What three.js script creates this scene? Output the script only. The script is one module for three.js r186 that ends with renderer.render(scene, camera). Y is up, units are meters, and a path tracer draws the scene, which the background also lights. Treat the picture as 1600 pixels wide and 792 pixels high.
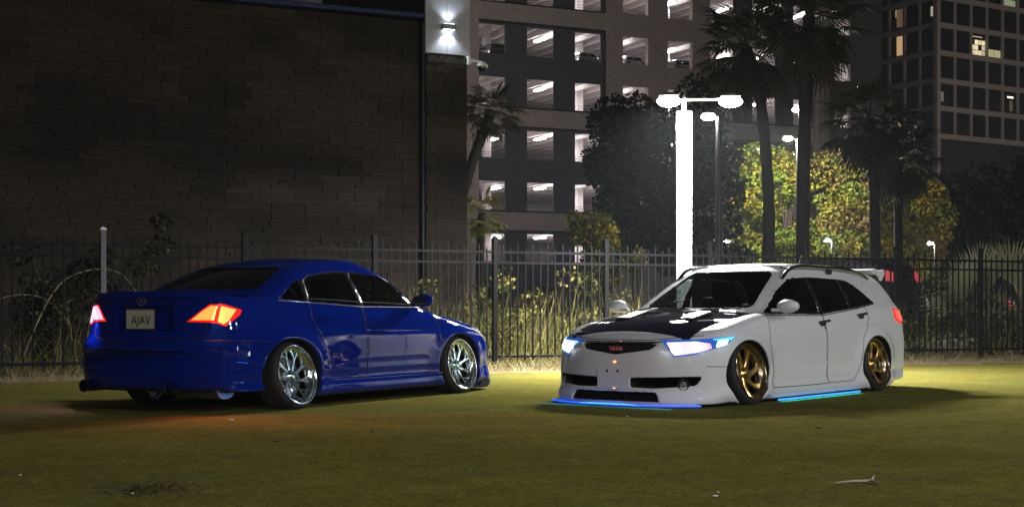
import * as THREE from 'three';
import { mergeGeometries } from 'three/addons/utils/BufferGeometryUtils.js';
import { RoundedBoxGeometry } from 'three/addons/geometries/RoundedBoxGeometry.js';
import { RectAreaLightUniformsLib } from 'three/addons/lights/RectAreaLightUniformsLib.js';

// ---------------------------------------------------------------- camera, sky, exposure
const scene = new THREE.Scene();
const F_PX = 2270, HORIZON = 482;                       // focal length and horizon row of the 1600 x 792 photograph
const camera = new THREE.PerspectiveCamera(2 * Math.atan(HORIZON / F_PX) * 180 / Math.PI, 1600 / (2 * HORIZON), 0.1, 900);
camera.position.set(0, 0.845, 0);
camera.setViewOffset(1600, 2 * HORIZON, 0, 0, 1600, 792);
const renderer = new THREE.WebGLRenderer({ antialias: true });
renderer.toneMapping = THREE.LinearToneMapping;
renderer.toneMappingExposure = 1;
renderer.shadowMap.enabled = true;
RectAreaLightUniformsLib.init();
{ // night sky over a city: a dim even glow, a little warmer towards the horizon
  const W = 64, H = 32, data = new Float32Array(W * H * 4);
  for (let r = 0; r < H; r++) for (let c = 0; c < W; c++) {
    const up = ((r + 0.5) / H - 0.5) * Math.PI, k = Math.exp(-Math.max(0, Math.sin(up)) * 3);
    data.set([0.012 + 0.016 * k, 0.012 + 0.012 * k, 0.015 + 0.006 * k, 1], (r * W + c) * 4);
  }
  const sky = new THREE.DataTexture(data, W, H, THREE.RGBAFormat, THREE.FloatType);
  sky.mapping = THREE.EquirectangularReflectionMapping; sky.magFilter = THREE.LinearFilter; sky.needsUpdate = true;
  scene.background = sky; scene.environment = sky;
}

scene.fog = new THREE.FogExp2(new THREE.Color().setRGB(0.8, 0.88, 1), 0.00045);       // thin night haze standing in for the lens glare round the lamps
// ---------------------------------------------------------------- helpers
let seed = 12345;
const rnd = () => { seed = (seed + 0x6d2b79f5) | 0; let t = Math.imul(seed ^ (seed >>> 15), 1 | seed); t = (t + Math.imul(t ^ (t >>> 7), 61 | t)) ^ t; return ((t ^ (t >>> 14)) >>> 0) / 4294967296; };
const rr = (a, b) => a + (b - a) * rnd();
const V = (x, y, z) => new THREE.Vector3(x, y, z);
const lerp = THREE.MathUtils.lerp, clamp = THREE.MathUtils.clamp, sstep = THREE.MathUtils.smoothstep;
const used = {};
function numbered(name) { const n = used[name] = (used[name] ?? -1) + 1; return n ? name + '_' + String(n).padStart(3, '0') : name; }
function shade(o) { o.traverse((c) => { if (c.isMesh) { c.castShadow = true; c.receiveShadow = true; } }); return o; }
function thing(name, label, category, pos = [0, 0, 0], turn = 0, group) {
  const o = new THREE.Group(); o.name = numbered(name); o.position.set(...pos); o.rotation.y = turn;
  o.userData = { label, category }; if (group) o.userData.group = group;
  scene.add(o); return o;
}
function part(name, geo, mat, parent) { const m = new THREE.Mesh(geo, mat); m.name = name; m.castShadow = m.receiveShadow = true; parent.add(m); return m; }
function struct(name, geo, mat) { const m = part(numbered(name), geo, mat, scene); m.userData.kind = 'structure'; return m; }
function copyOf(src, label, pos, turn, group) {
  const c = src.clone(); c.name = numbered(src.name.replace(/_\d{3}$/, '')); c.userData = { ...src.userData, label }; if (group) c.userData.group = group;
  if (pos) c.position.set(...pos); if (turn !== undefined) c.rotation.y = turn; scene.add(c); return c;
}
const box = (w, h, d, x = 0, y = 0, z = 0) => new THREE.BoxGeometry(w, h, d).translate(x, y, z);
const rbox = (w, h, d, r, x = 0, y = 0, z = 0) => new RoundedBoxGeometry(w, h, d, 2, r).translate(x, y, z);
const merged = (list) => mergeGeometries(list.map((g) => { const n = g.index ? g.toNonIndexed() : g; for (const k of Object.keys(n.attributes)) if (!['position', 'normal', 'uv', 'color'].includes(k)) n.deleteAttribute(k); return n; }));
function bar(a, b, r, r2 = r, seg = 6) { // round bar between two points
  const d = b.clone().sub(a), g = new THREE.CylinderGeometry(r2, r, d.length(), seg);
  g.applyQuaternion(new THREE.Quaternion().setFromUnitVectors(V(0, 1, 0), d.clone().normalize()));
  return g.translate((a.x + b.x) / 2, (a.y + b.y) / 2, (a.z + b.z) / 2);
}
const rgb = (r, g, b) => new THREE.Color().setRGB(r, g, b);
const std = (color, roughness = 0.8, metalness = 0, extra = {}) => new THREE.MeshStandardMaterial({ color: rgb(...color), roughness, metalness, ...extra });
const phys = (color, roughness, extra = {}) => new THREE.MeshPhysicalMaterial({ color: rgb(...color), roughness, ...extra });
const glow = (color, k) => new THREE.MeshStandardMaterial({ color: rgb(0.2, 0.2, 0.2), roughness: 0.5, emissive: rgb(...color), emissiveIntensity: k });
// smooth value noise that tiles every n cells
function noise2(n, s) {
  const t = new Float32Array(n * n); const keep = seed; seed = s; for (let i = 0; i < n * n; i++) t[i] = rnd(); seed = keep;
  return (x, y) => { x = ((x % 1) + 1) % 1 * n; y = ((y % 1) + 1) % 1 * n; const i = Math.floor(x) % n, j = Math.floor(y) % n, i1 = (i + 1) % n, j1 = (j + 1) % n; let u = x - Math.floor(x), v = y - Math.floor(y); u = u * u * (3 - 2 * u); v = v * v * (3 - 2 * v);
    return lerp(lerp(t[j * n + i], t[j * n + i1], u), lerp(t[j1 * n + i], t[j1 * n + i1], u), v); };
}
function texture(N, f, srgb = true) { // f(u, v) -> [r, g, b] 0..1
  const d = new Uint8Array(N * N * 4);
  for (let j = 0; j < N; j++) for (let i = 0; i < N; i++) { const c = f(i / N, j / N); d.set([255 * clamp(c[0], 0, 1), 255 * clamp(c[1], 0, 1), 255 * clamp(c[2], 0, 1), 255], (j * N + i) * 4); }
  const t = new THREE.DataTexture(d, N, N); t.wrapS = t.wrapT = THREE.RepeatWrapping; t.magFilter = THREE.LinearFilter; if (srgb) t.colorSpace = THREE.SRGBColorSpace; t.needsUpdate = true; return t;
}
// where things stand: the fence, the stone wall and the garage run along one direction
const D = V(0.9015, 0, -0.4328), N_IN = V(0.4328, 0, 0.9015);       // along the fence to the right; towards the camera
const alongYaw = Math.atan2(0.4328, 0.9015);                         // turn that lays a local x axis along D
const FENCE0 = V(-6.24, 0, -17.7);
const onFence = (t, back = 0, y = 0) => FENCE0.clone().addScaledVector(D, t).addScaledVector(N_IN, -back).setY(y);
// ---------------------------------------------------------------- the ground: one lawn to the horizon, a litter strip along the fence, a car park beyond
const yPlane = (o, x, z) => o;
{
  const nA = noise2(16, 11), nB = noise2(64, 12), nC = noise2(256, 13), nD = noise2(8, 14);
  const map = texture(1024, (u, v) => { const a = nA(u, v), b = nB(u, v), c = nC(u * 1, v * 1), e = nC(u * 2.0 + 0.3, v * 2.0), k = 0.50 + 0.05 * (a - 0.5) + 0.07 * (b - 0.5) + 0.14 * (c - 0.5) + 0.12 * (e - 0.5), y = nD(u, v) * 0.6 + b * 0.4; return [k * (0.87 + 0.06 * y), k * 0.90, k * (0.62 - 0.08 * y)]; });
  map.repeat.set(0.4, 0.4); const bump = texture(512, (u, v) => { const q = 0.5 * nC(u * 1.5, v * 1.5) + 0.5 * nB(u, v); return [q, q, q]; }, false); bump.repeat.set(0.7, 0.7);
  // fine near the camera, coarse far off; the vertex colours carry broad worn and lush patches
  const pos = [], col = [], uv = [], ix = [], xs = [], zs = [];
  for (let x = -30; x <= 30; x += 0.5) xs.push(x); xs.unshift(-400, -120, -60); xs.push(60, 120, 400);
  for (let z = 6; z >= -40; z -= 0.4) zs.push(z); zs.unshift(300, 80, 25); zs.push(-60, -120, -250, -500);
  const m1 = noise2(32, 21), m2 = noise2(64, 22);
  for (const z of zs) for (const x of xs) { pos.push(x, 0.012 * (m1(x / 40, z / 40) - 0.5) * (z < -2 && z > -12 && Math.abs(x) < 12 ? 0 : 0), z); uv.push(x, z); const q = 0.86 + 0.2 * (m1(x / 60 + 0.2, z / 25) - 0.5) + 0.16 * (m2(x / 50, z / 18) - 0.5) , d = m2(x / 30 + 0.5, z / 30); col.push(q * (0.94 + 0.16 * d), q, q * (1.05 - 0.2 * d)); }
  const w = xs.length; for (let j = 0; j < zs.length - 1; j++) for (let i = 0; i < w - 1; i++) { const a = j * w + i; ix.push(a, a + 1, a + w, a + 1, a + w + 1, a + w); }
  const g = new THREE.BufferGeometry(); g.setAttribute('position', new THREE.Float32BufferAttribute(pos, 3)); g.setAttribute('uv', new THREE.Float32BufferAttribute(uv, 2)); g.setAttribute('color', new THREE.Float32BufferAttribute(col, 3)); g.setIndex(ix); g.computeVertexNormals();
  { const n = g.attributes.normal; if (n.getY(0) < 0) { for (let i = 0; i < ix.length; i += 3) { const t = ix[i]; ix[i] = ix[i + 1]; ix[i + 1] = t; } g.setIndex(ix); g.computeVertexNormals(); } }
  struct('ground', g, new THREE.MeshPhysicalMaterial({ map, specularIntensity: 0, color: rgb(0.74, 0.695, 0.46), vertexColors: true, roughness: 0.95, bumpMap: bump, bumpScale: 0.004 }));
}
function sheet(t0, t1, n, f0, f1, y, mat, name) { // a strip on the ground along the fence, from f0(t) to f1(t) metres behind it
  const pos = [], uv = [], ix = []; for (let i = 0; i <= n; i++) { const t = lerp(t0, t1, i / n); for (let k = 0; k <= 3; k++) { const b = lerp(f0(t), f1(t), k / 3), p = onFence(t, b, y); pos.push(p.x, p.y, p.z); uv.push(t, b); } }
  for (let i = 0; i < n; i++) for (let k = 0; k < 3; k++) { const a = i * 4 + k; ix.push(a, a + 4, a + 1, a + 1, a + 4, a + 5); }
  const g = new THREE.BufferGeometry(); g.setAttribute('position', new THREE.Float32BufferAttribute(pos, 3)); g.setAttribute('uv', new THREE.Float32BufferAttribute(uv, 2)); g.setIndex(ix); g.computeVertexNormals(); return struct(name, g, mat);
}
{
  const a = noise2(32, 31), b = noise2(128, 32), litter = texture(512, (u, v) => { const k = 0.25 + 0.5 * b(u, v) * (0.5 + a(u, v)), q = b(u + 0.3, v * 2); return [k * 1.05, k * 0.93, k * 0.72 * (0.8 + 0.3 * q)]; });
  const e1 = noise2(64, 33); sheet(-8, 26, 240, (t) => -1.45 - 0.018 * t + 0.5 * (e1(t / 12, 0.2) - 0.5) + 0.22 * (e1(t / 2.3, 0.7) - 0.5), () => 3.2, 0.004, new THREE.MeshStandardMaterial({ map: litter, color: rgb(0.55, 0.5, 0.42), roughness: 1 }), 'mulch_bed');
  const asphalt = texture(256, (u, v) => { const k = 0.28 + 0.12 * b(u, v); return [k, k, k]; }); sheet(-40, 80, 40, () => 3.2, () => 62, 0.004, new THREE.MeshStandardMaterial({ map: asphalt, color: rgb(0.6, 0.6, 0.6), roughness: 0.9 }), 'car_park');
}
// ---------------------------------------------------------------- the picket fence
{
  const fence = thing('picket_fence', 'black steel picket fence with square posts running behind both cars', 'fence', [FENCE0.x, 0, FENCE0.z], alongYaw);
  const mat = phys([0.007, 0.007, 0.008], 0.5, { specularIntensity: 0.15 }), cap = std([0.6, 0.6, 0.6], 0.5), pale = std([0.07, 0.072, 0.085], 0.5);
  const post = rbox(0.066, 1.83, 0.066, 0.006, 0, 0.915, 0), pyr = merged([rbox(0.08, 0.02, 0.08, 0.004, 0, 1.84, 0), new THREE.ConeGeometry(0.05, 0.025, 4).rotateY(Math.PI / 4).translate(0, 1.862, 0)]);
  const tall = merged([box(0.019, 1.63, 0.019, 0, 0.925, 0), new THREE.ConeGeometry(0.0134, 0.05, 4).rotateY(Math.PI / 4).translate(0, 1.765, 0)]), low = merged([box(0.019, 1.57, 0.019, 0, 0.895, 0), new THREE.ConeGeometry(0.0134, 0.05, 4).rotateY(Math.PI / 4).translate(0, 1.705, 0)]);
  const rail = box(1.744, 0.034, 0.034);
  for (let k = -2; k <= 11; k++) {
    const t = 1.22 + 1.81 * k, p = part('post', post, k === 0 ? pale : mat, fence); p.position.x = t; if (k === 0) p.userData.label = 'post with a pale cap'; part('post_cap', pyr, k === 0 ? cap : mat, p);
    if (k === 11) break;
    for (const y of [1.645, 1.495, 0.16]) { const r = part('rail', rail, mat, fence); r.position.set(t + 0.905, y, 0); }
    for (let i = 1; i < 15; i++) { const q = part('picket', i % 2 ? tall : low, mat, fence); q.position.set(t + i * 1.81 / 15, 0, 0.0); q.rotation.z = rr(-0.004, 0.004); }
  }
}
// ---------------------------------------------------------------- the twin lamp post and the other lamps
function lampHead(parent, x, y, z, w, power, color, globe, bowl = 60) { // a flat luminaire with a glowing bowl, its lamp inside
  const h = new THREE.Group(); h.name = 'lamp_head'; h.position.set(x, y, z); parent.add(h);
  part('housing', merged([rbox(w * 0.8, 0.03, w * 0.6, 0.012, 0, 0.075, 0), rbox(w * 0.4, 0.03, w * 0.35, 0.012, 0, 0.10, 0)]), std([0.1, 0.1, 0.11], 0.5, 0.3), h);
  part('lamp_glow', new THREE.SphereGeometry(0.5, 24, 14).scale(w * 0.95, w * 0.45, w * 0.6), glow(color, bowl), h);
  const l = globe ? new THREE.PointLight(rgb(...color), power) : new THREE.RectAreaLight(rgb(...color), power / (w * w * 0.6), w, w * 0.6); if (globe) l.castShadow = true; else l.position.y = -0.08; l.rotation.x = -Math.PI / 2; l.name = 'lamp_light'; h.add(l); return h;
}
const twin = thing('lamp_post', 'white square lamp post with two blazing heads behind the white estate car', 'lamp post', [2.28, 0, -19.2], -0.118);
{
  const white = std([0.82, 0.83, 0.82], 0.55);
  part('pole', rbox(0.2, 3.44, 0.2, 0.012, 0, 1.72, 0), white, twin); part('pole_base', rbox(0.34, 0.12, 0.34, 0.02, 0, 0.06, 0), std([0.4, 0.4, 0.38], 0.9), twin);
  part('tenon', new THREE.CylinderGeometry(0.032, 0.032, 0.16, 16).translate(0, 3.52, 0), white, twin); part('cross_arm', merged([rbox(0.9, 0.035, 0.035, 0.01, 0.2, 3.60, 0), rbox(0.05, 0.05, 0.05, 0.01, 0, 3.60, 0), rbox(0.04, 0.03, 0.30, 0.008, -0.20, 3.62, 0.14), rbox(0.04, 0.03, 0.30, 0.008, 0.60, 3.62, 0.14)]), std([0.6, 0.6, 0.6], 0.4, 0.5), twin);
  lampHead(twin, -0.20, 3.55, 0.26, 0.32, 340, [1, 0.985, 0.93], false, 260); lampHead(twin, 0.60, 3.53, 0.26, 0.32, 340, [1, 0.985, 0.93], false, 260);
}
function streetLamp(label, x, z, h, reach, power, color, side = -1, r = 0.07, globe = false, bowl = 60) { // one mast, one arm, one head
  const t = thing('street_lamp', label, 'street lamp', [x, 0, z], 0, 'lamps on masts beyond the fence'), dark = std([0.02, 0.02, 0.022], 0.5, 0.3);
  part('mast', new THREE.CylinderGeometry(r * 0.75, r, h, 14).translate(0, h / 2, 0), dark, t); part('arm', bar(V(0, h - 0.05, 0), V(side * reach, h + 0.06, 0), 0.028, 0.022), dark, t); lampHead(t, side * (reach + 0.1), h, 0, r < 0.05 ? 0.15 : 0.32, power, color, globe, bowl); return t;
}
streetLamp('dark mast with a small pinkish white lamp just right of the white post', (1124 - 800) / 2270 * 30, -30, 4.80, 0.12, 34, [1, 0.86, 0.76], -1, 0.085, true);
streetLamp('mast beside the second palm trunk with a high small warm lamp', (1250 - 800) / 2270 * 52, -52, 7.95, 0.02, 16, [1, 0.8, 0.6]);
streetLamp('lamp hanging in front of the lit yellow trees, white and greenish', (1247 - 800) / 2270 * 44.5, -44.5, 6.05, 0.20, 170, [1, 0.93, 0.72], -1, 0.06, true);
// unseen masts out of view, placed to light the cars and the lawn
streetLamp('unseen tall mast lamp to the right, placed to light the car sides', 9.5, 3.5, 7.5, 0.3, 740, [0.92, 0.96, 1], -1);
streetLamp('unseen tall mast lamp behind the camera, placed to light the car ends', 2.5, 11, 7.5, 0.3, 120, [1, 0.92, 0.8], -1);
streetLamp('unseen tall mast lamp far right, placed to light the car sides and lawn', 17, -9, 7.5, 0.3, 380, [0.95, 0.97, 1], -1);
streetLamp('unseen mast lamp behind the stone building, placed to light the garage face', -9, -62, 9, 0.3, 420, [1, 0.9, 0.86], 1, 0.07, true);  // unseen lamp, placed to light the garage face
streetLamp('unseen mast lamp beyond the right edge of the trees, placed to light the tower', 72, -128, 14, 0.3, 1000, [1, 0.88, 0.8], -1, 0.07, true);  // unseen lamp, placed to light the pale grid of the tower
streetLamp('low white path lamp glimpsed under the golden tree', (1301 - 800) / 2270 * 43, -43, 2.85, 0.06, 26, [1, 0.97, 0.85], -1, 0.04, true);
streetLamp('low white path lamp glimpsed left of the palmetto', (1462 - 800) / 2270 * 44, -44, 2.80, 0.06, 24, [1, 0.97, 0.85], -1, 0.04, true);
for (const [x, z, h, word] of [[-9, 14, 5, 'far left behind the camera'], [-3, 22, 6.5, 'straight behind the camera'], [7, 19, 5.5, 'behind the camera to the right'], [15, 9, 4.6, 'at the right, the lowest'], [20, -3, 6, 'at the far right edge of the lot']]) streetLamp('unseen lamp placed for bright dots in the car paint, out of view ' + word, x, z, h, 0.3, 25, [1, 0.97, 0.92], -1, 0.07, true, 900);  // unseen lamps, placed for the bright dots in the car paint
// ---------------------------------------------------------------- smooth bodies: a field of signed distances, meshed with surface nets
function curve(pts, blur = 3, lo = -3, hi = 3) { // monotone curve through points, kept as a fine table
  const n = 1201, t = new Float32Array(n), m = pts.length, d = [], s = [];
  for (let i = 0; i < m - 1; i++) d.push((pts[i + 1][1] - pts[i][1]) / (pts[i + 1][0] - pts[i][0]));
  for (let i = 0; i < m; i++) s.push(i === 0 ? d[0] : i === m - 1 ? d[m - 2] : d[i - 1] * d[i] <= 0 ? 0 : 2 * d[i - 1] * d[i] / (d[i - 1] + d[i]));
  for (let k = 0, i = 0; k < n; k++) {
    const x = lo + (hi - lo) * k / (n - 1);
    if (x <= pts[0][0]) { t[k] = pts[0][1] + (x - pts[0][0]) * s[0] * 0; continue; }
    if (x >= pts[m - 1][0]) { t[k] = pts[m - 1][1]; continue; }
    while (x > pts[i + 1][0]) i++;
    const h = pts[i + 1][0] - pts[i][0], u = (x - pts[i][0]) / h, a = u * u * (3 - 2 * u), b = u * (1 - u) * (1 - u), c = -u * u * (1 - u);
    t[k] = pts[i][1] * (1 - a) + pts[i + 1][1] * a + h * (b * s[i] + c * s[i + 1]);
  }
  let cur = t;
  for (let p = 0; p < 3; p++) { const o = new Float32Array(n); for (let k = 0; k < n; k++) { let q = 0, c = 0; for (let j = -blur; j <= blur; j++) { q += cur[clamp(k + j, 0, n - 1)]; c++; } o[k] = q / c; } cur = o; }
  const sc = (n - 1) / (hi - lo);
  return (x) => { let k = (x - lo) * sc; if (k <= 0) return cur[0]; if (k >= n - 1) return cur[n - 1]; const i = k | 0; return cur[i] + (cur[i + 1] - cur[i]) * (k - i); };
}
const smax = (a, b, k) => { const h = Math.max(k - Math.abs(a - b), 0) / k; return Math.max(a, b) + h * h * k * 0.25; };
const smin = (a, b, k) => -smax(-a, -b, k);
function polyDist(poly, x, y) { // signed distance to a polygon, negative inside
  let d = 1e9, inside = false;
  for (let i = 0, j = poly.length - 1; i < poly.length; j = i++) {
    const ax = poly[i][0], ay = poly[i][1], ex = poly[j][0] - ax, ey = poly[j][1] - ay, wx = x - ax, wy = y - ay;
    const t = clamp((wx * ex + wy * ey) / (ex * ex + ey * ey), 0, 1), bx = wx - ex * t, by = wy - ey * t; d = Math.min(d, bx * bx + by * by);
    if ((ay > y) !== (poly[j][1] > y) && x < ex * (y - ay) / ey + ax) inside = !inside;
  }
  return (inside ? -1 : 1) * Math.sqrt(d);
}
function grad(f, x, y, z, e, out) { out[0] = f(x + e, y, z) - f(x - e, y, z); out[1] = f(x, y + e, z) - f(x, y - e, z); out[2] = f(x, y, z + e) - f(x, y, z - e); return Math.hypot(out[0], out[1], out[2]); }
function surfaceNets(f, lo, hi, h, classify) { // -> { part name: geometry }
  const nx = Math.ceil((hi[0] - lo[0]) / h) + 1, ny = Math.ceil((hi[1] - lo[1]) / h) + 1, nz = Math.ceil((hi[2] - lo[2]) / h) + 1;
  const val = new Float32Array(nx * ny * nz), B = 8, reach = B * h * 0.87 * 1.7;
  for (let bz = 0; bz < nz; bz += B) for (let by = 0; by < ny; by += B) for (let bx = 0; bx < nx; bx += B) {
    const c = f(lo[0] + (bx + B / 2) * h, lo[1] + (by + B / 2) * h, lo[2] + (bz + B / 2) * h), far = Math.abs(c) > reach;
    for (let k = bz; k < Math.min(bz + B, nz); k++) for (let j = by; j < Math.min(by + B, ny); j++) for (let i = bx; i < Math.min(bx + B, nx); i++) val[(k * ny + j) * nx + i] = far ? c : f(lo[0] + i * h, lo[1] + j * h, lo[2] + k * h);
  }
  const idx = new Int32Array(nx * ny * nz).fill(-1), P = [], st = [1, nx, nx * ny], cn = [];
  for (let c = 0; c < 8; c++) cn.push((c & 1) + (c >> 1 & 1) * nx + (c >> 2 & 1) * nx * ny);
  for (let k = 0; k < nz - 1; k++) for (let j = 0; j < ny - 1; j++) for (let i = 0; i < nx - 1; i++) {
    const o = (k * ny + j) * nx + i; let mask = 0; for (let c = 0; c < 8; c++) if (val[o + cn[c]] < 0) mask |= 1 << c;
    if (mask === 0 || mask === 255) continue;
    let sx = 0, sy = 0, sz = 0, n = 0;
    for (let c = 0; c < 8; c++) for (let a = 0; a < 3; a++) { const c2 = c | 1 << a; if (c2 === c) continue; if ((mask >> c & 1) === (mask >> c2 & 1)) continue;
      const v0 = val[o + cn[c]], v1 = val[o + cn[c2]], t = v0 / (v0 - v1); sx += (c & 1) + (a === 0 ? t : 0); sy += (c >> 1 & 1) + (a === 1 ? t : 0); sz += (c >> 2 & 1) + (a === 2 ? t : 0); n++; }
    idx[o] = P.length / 3; P.push(lo[0] + (i + sx / n) * h, lo[1] + (j + sy / n) * h, lo[2] + (k + sz / n) * h);
  }
  const nv = P.length / 3, pos = Float32Array.from(P), nor = new Float32Array(nv * 3), g = [0, 0, 0];
  for (let v = 0; v < nv; v++) {
    let x = pos[v * 3], y = pos[v * 3 + 1], z = pos[v * 3 + 2];
    for (let it = 0; it < 2; it++) { const l = grad(f, x, y, z, 0.004, g); if (l < 1e-6) break; const s = clamp(f(x, y, z) * 0.008 / l, -h * 0.35, h * 0.35); x -= g[0] / l * s; y -= g[1] / l * s; z -= g[2] / l * s; }
    pos[v * 3] = x; pos[v * 3 + 1] = y; pos[v * 3 + 2] = z; const l = grad(f, x, y, z, 0.007, g) || 1; nor[v * 3] = g[0] / l; nor[v * 3 + 1] = g[1] / l; nor[v * 3 + 2] = g[2] / l;
  }
  const groups = {};
  const tri = (a, b, c) => { const n = classify((pos[a * 3] + pos[b * 3] + pos[c * 3]) / 3, (pos[a * 3 + 1] + pos[b * 3 + 1] + pos[c * 3 + 1]) / 3, (pos[a * 3 + 2] + pos[b * 3 + 2] + pos[c * 3 + 2]) / 3, nor[a * 3] + nor[b * 3] + nor[c * 3], nor[a * 3 + 1] + nor[b * 3 + 1] + nor[c * 3 + 1], nor[a * 3 + 2] + nor[b * 3 + 2] + nor[c * 3 + 2]); if (n) (groups[n] ??= []).push(a, b, c); };
  for (let k = 1; k < nz - 1; k++) for (let j = 1; j < ny - 1; j++) for (let i = 1; i < nx - 1; i++) {
    const o = (k * ny + j) * nx + i, s0 = val[o] < 0;
    for (let a = 0; a < 3; a++) { if (s0 === val[o + st[a]] < 0) continue; const u = st[(a + 1) % 3], w = st[(a + 2) % 3], q = [idx[o - u - w], idx[o - w], idx[o], idx[o - u]];
      if (q.some((x) => x < 0)) continue; const [A, b, c, d] = s0 ? q : [q[3], q[2], q[1], q[0]]; tri(A, b, c); tri(A, c, d); }
  }
  const out = {};
  for (const [name, list] of Object.entries(groups)) {
    const map = new Map(), p = [], n = [], ix = list.map((v) => { let m = map.get(v); if (m === undefined) { m = map.size; map.set(v, m); p.push(pos[v * 3], pos[v * 3 + 1], pos[v * 3 + 2]); n.push(nor[v * 3], nor[v * 3 + 1], nor[v * 3 + 2]); } return m; });
    const ge = new THREE.BufferGeometry(); ge.setAttribute('position', new THREE.Float32BufferAttribute(p, 3)); ge.setAttribute('normal', new THREE.Float32BufferAttribute(n, 3)); ge.setIndex(ix); out[name] = ge;
  }
  return out;
}
// a sheet that follows a body: a polygon (a, y) seen along a horizontal direction phi, laid on the field's surface and lifted by off
function trace(f, o, d, max = 8) { let t = 0; for (let i = 0; i < 160; i++) { const v = f(o[0] + d[0] * t, o[1] + d[1] * t, o[2] + d[2] * t); if (v < 0.0004) return t; t += v * 0.6; if (t > max) return null; } return t; }
function onBody(f, phi, a, y, off = 0) { // phi 0 = seen from the front (+x), 90 = from the right (+z), -90 = from the left
  const c = Math.cos(phi), s = Math.sin(phi), o = [c * 4 - s * a, y, s * 4 + c * a], t = trace(f, o, [-c, 0, -s]);
  if (t === null) return null; const p = [o[0] - c * t, y, o[2] - s * t], g = [0, 0, 0], l = grad(f, ...p, 0.006, g) || 1;
  return { p: V(p[0] + g[0] / l * off, p[1] + g[1] / l * off, p[2] + g[2] / l * off), n: V(g[0] / l, g[1] / l, g[2] / l) };
}
function patch(f, phi, poly, off = 0.003, step = 0.02, thick = 0.006) {
  let a0 = 1e9, a1 = -1e9; for (const p of poly) { a0 = Math.min(a0, p[0]); a1 = Math.max(a1, p[0]); }
  const xs = new Set(poly.map((p) => p[0])); const m = Math.max(2, Math.ceil((a1 - a0) / step)); for (let i = 0; i <= m; i++) xs.add(a0 + (a1 - a0) * i / m);
  const cols = [...xs].sort((p, q) => p - q).filter((x, i, l) => i === 0 || x - l[i - 1] > 1e-4);
  const span = (a) => { let lo = 1e9, hi = -1e9; a = clamp(a, a0 + 1e-6, a1 - 1e-6); for (let i = 0, j = poly.length - 1; i < poly.length; j = i++) { const p = poly[i], q = poly[j]; if ((p[0] <= a) !== (q[0] <= a)) { const y = p[1] + (q[1] - p[1]) * (a - p[0]) / (q[0] - p[0]); lo = Math.min(lo, y); hi = Math.max(hi, y); } } return [lo, hi]; };
  const spans = cols.map(span); const rows = Math.max(2, Math.ceil(Math.max(...spans.map((s) => s[1] - s[0])) / step)), pos = [], nor = [], uv = [], ix = [];
  cols.forEach((a, i) => { for (let r = 0; r <= rows; r++) { const y = lerp(spans[i][0], spans[i][1], r / rows), h = onBody(f, phi, a, y, off) ?? { p: V(0, y, 0), n: V(0, 1, 0) }; pos.push(...h.p); nor.push(...h.n); uv.push((a - a0) / (a1 - a0), r / rows); } });
  const w = rows + 1; for (let i = 0; i < cols.length - 1; i++) for (let r = 0; r < rows; r++) { const b = i * w + r; ix.push(b, b + 1, b + w, b + 1, b + w + 1, b + w); }
  // make the faces point outwards
  const q = new THREE.Vector3().fromArray(pos, 3 * Math.floor(cols.length / 2) * w); const i0 = Math.floor(cols.length / 2) * w * 1; const A = V(...pos.slice(i0 * 3, i0 * 3 + 3)), Bv = V(...pos.slice((i0 + 1) * 3, i0 * 3 + 6)), C = V(...pos.slice((i0 + w) * 3, (i0 + w) * 3 + 3));
  if (C.x === C.x && Bv.sub(A).cross(C.sub(A)).dot(V(...nor.slice(i0 * 3, i0 * 3 + 3))) < 0) for (let i = 0; i < ix.length; i += 3) { const t = ix[i]; ix[i] = ix[i + 1]; ix[i + 1] = t; }
  if (thick > 0) { // a rim that drops towards the body
    const rim = []; for (let i = 0; i < cols.length; i++) rim.push(i * w + rows); for (let r = rows - 1; r >= 0; r--) rim.push((cols.length - 1) * w + r); for (let i = cols.length - 2; i >= 0; i--) rim.push(i * w); for (let r = 1; r < rows; r++) rim.push(r);
    const base = pos.length / 3; for (const v of rim) { pos.push(pos[v * 3] - nor[v * 3] * thick, pos[v * 3 + 1] - nor[v * 3 + 1] * thick, pos[v * 3 + 2] - nor[v * 3 + 2] * thick); nor.push(nor[v * 3], nor[v * 3 + 1], nor[v * 3 + 2]); uv.push(0, 0); }
    for (let i = 0; i < rim.length; i++) { const j = (i + 1) % rim.length; ix.push(rim[i], base + i, rim[j], rim[j], base + i, base + j); }
  }
  const g = new THREE.BufferGeometry(); g.setAttribute('position', new THREE.Float32BufferAttribute(pos, 3)); g.setAttribute('normal', new THREE.Float32BufferAttribute(nor, 3)); g.setAttribute('uv', new THREE.Float32BufferAttribute(uv, 2)); g.setIndex(ix); return g;
}
function bodyLine(f, phi, pts, r = 0.0035, off = 0, closed = false, seg = 5) { // a thin bead along a body
  const c = new THREE.CatmullRomCurve3(pts.map((p) => V(p[0], p[1], 0)), closed, 'catmullrom', 0.05), n = Math.max(8, Math.ceil(c.getLength() / 0.03)), list = [];
  for (let i = 0; i <= n; i++) { const q = c.getPoint(i / n), h = onBody(f, phi, q.x, q.y, off); if (h) list.push(h.p); }
  return new THREE.TubeGeometry(new THREE.CatmullRomCurve3(list, closed, 'catmullrom', 0.5), list.length * 2, r, seg, closed);
}
const RT = Math.PI / 2;
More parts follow.
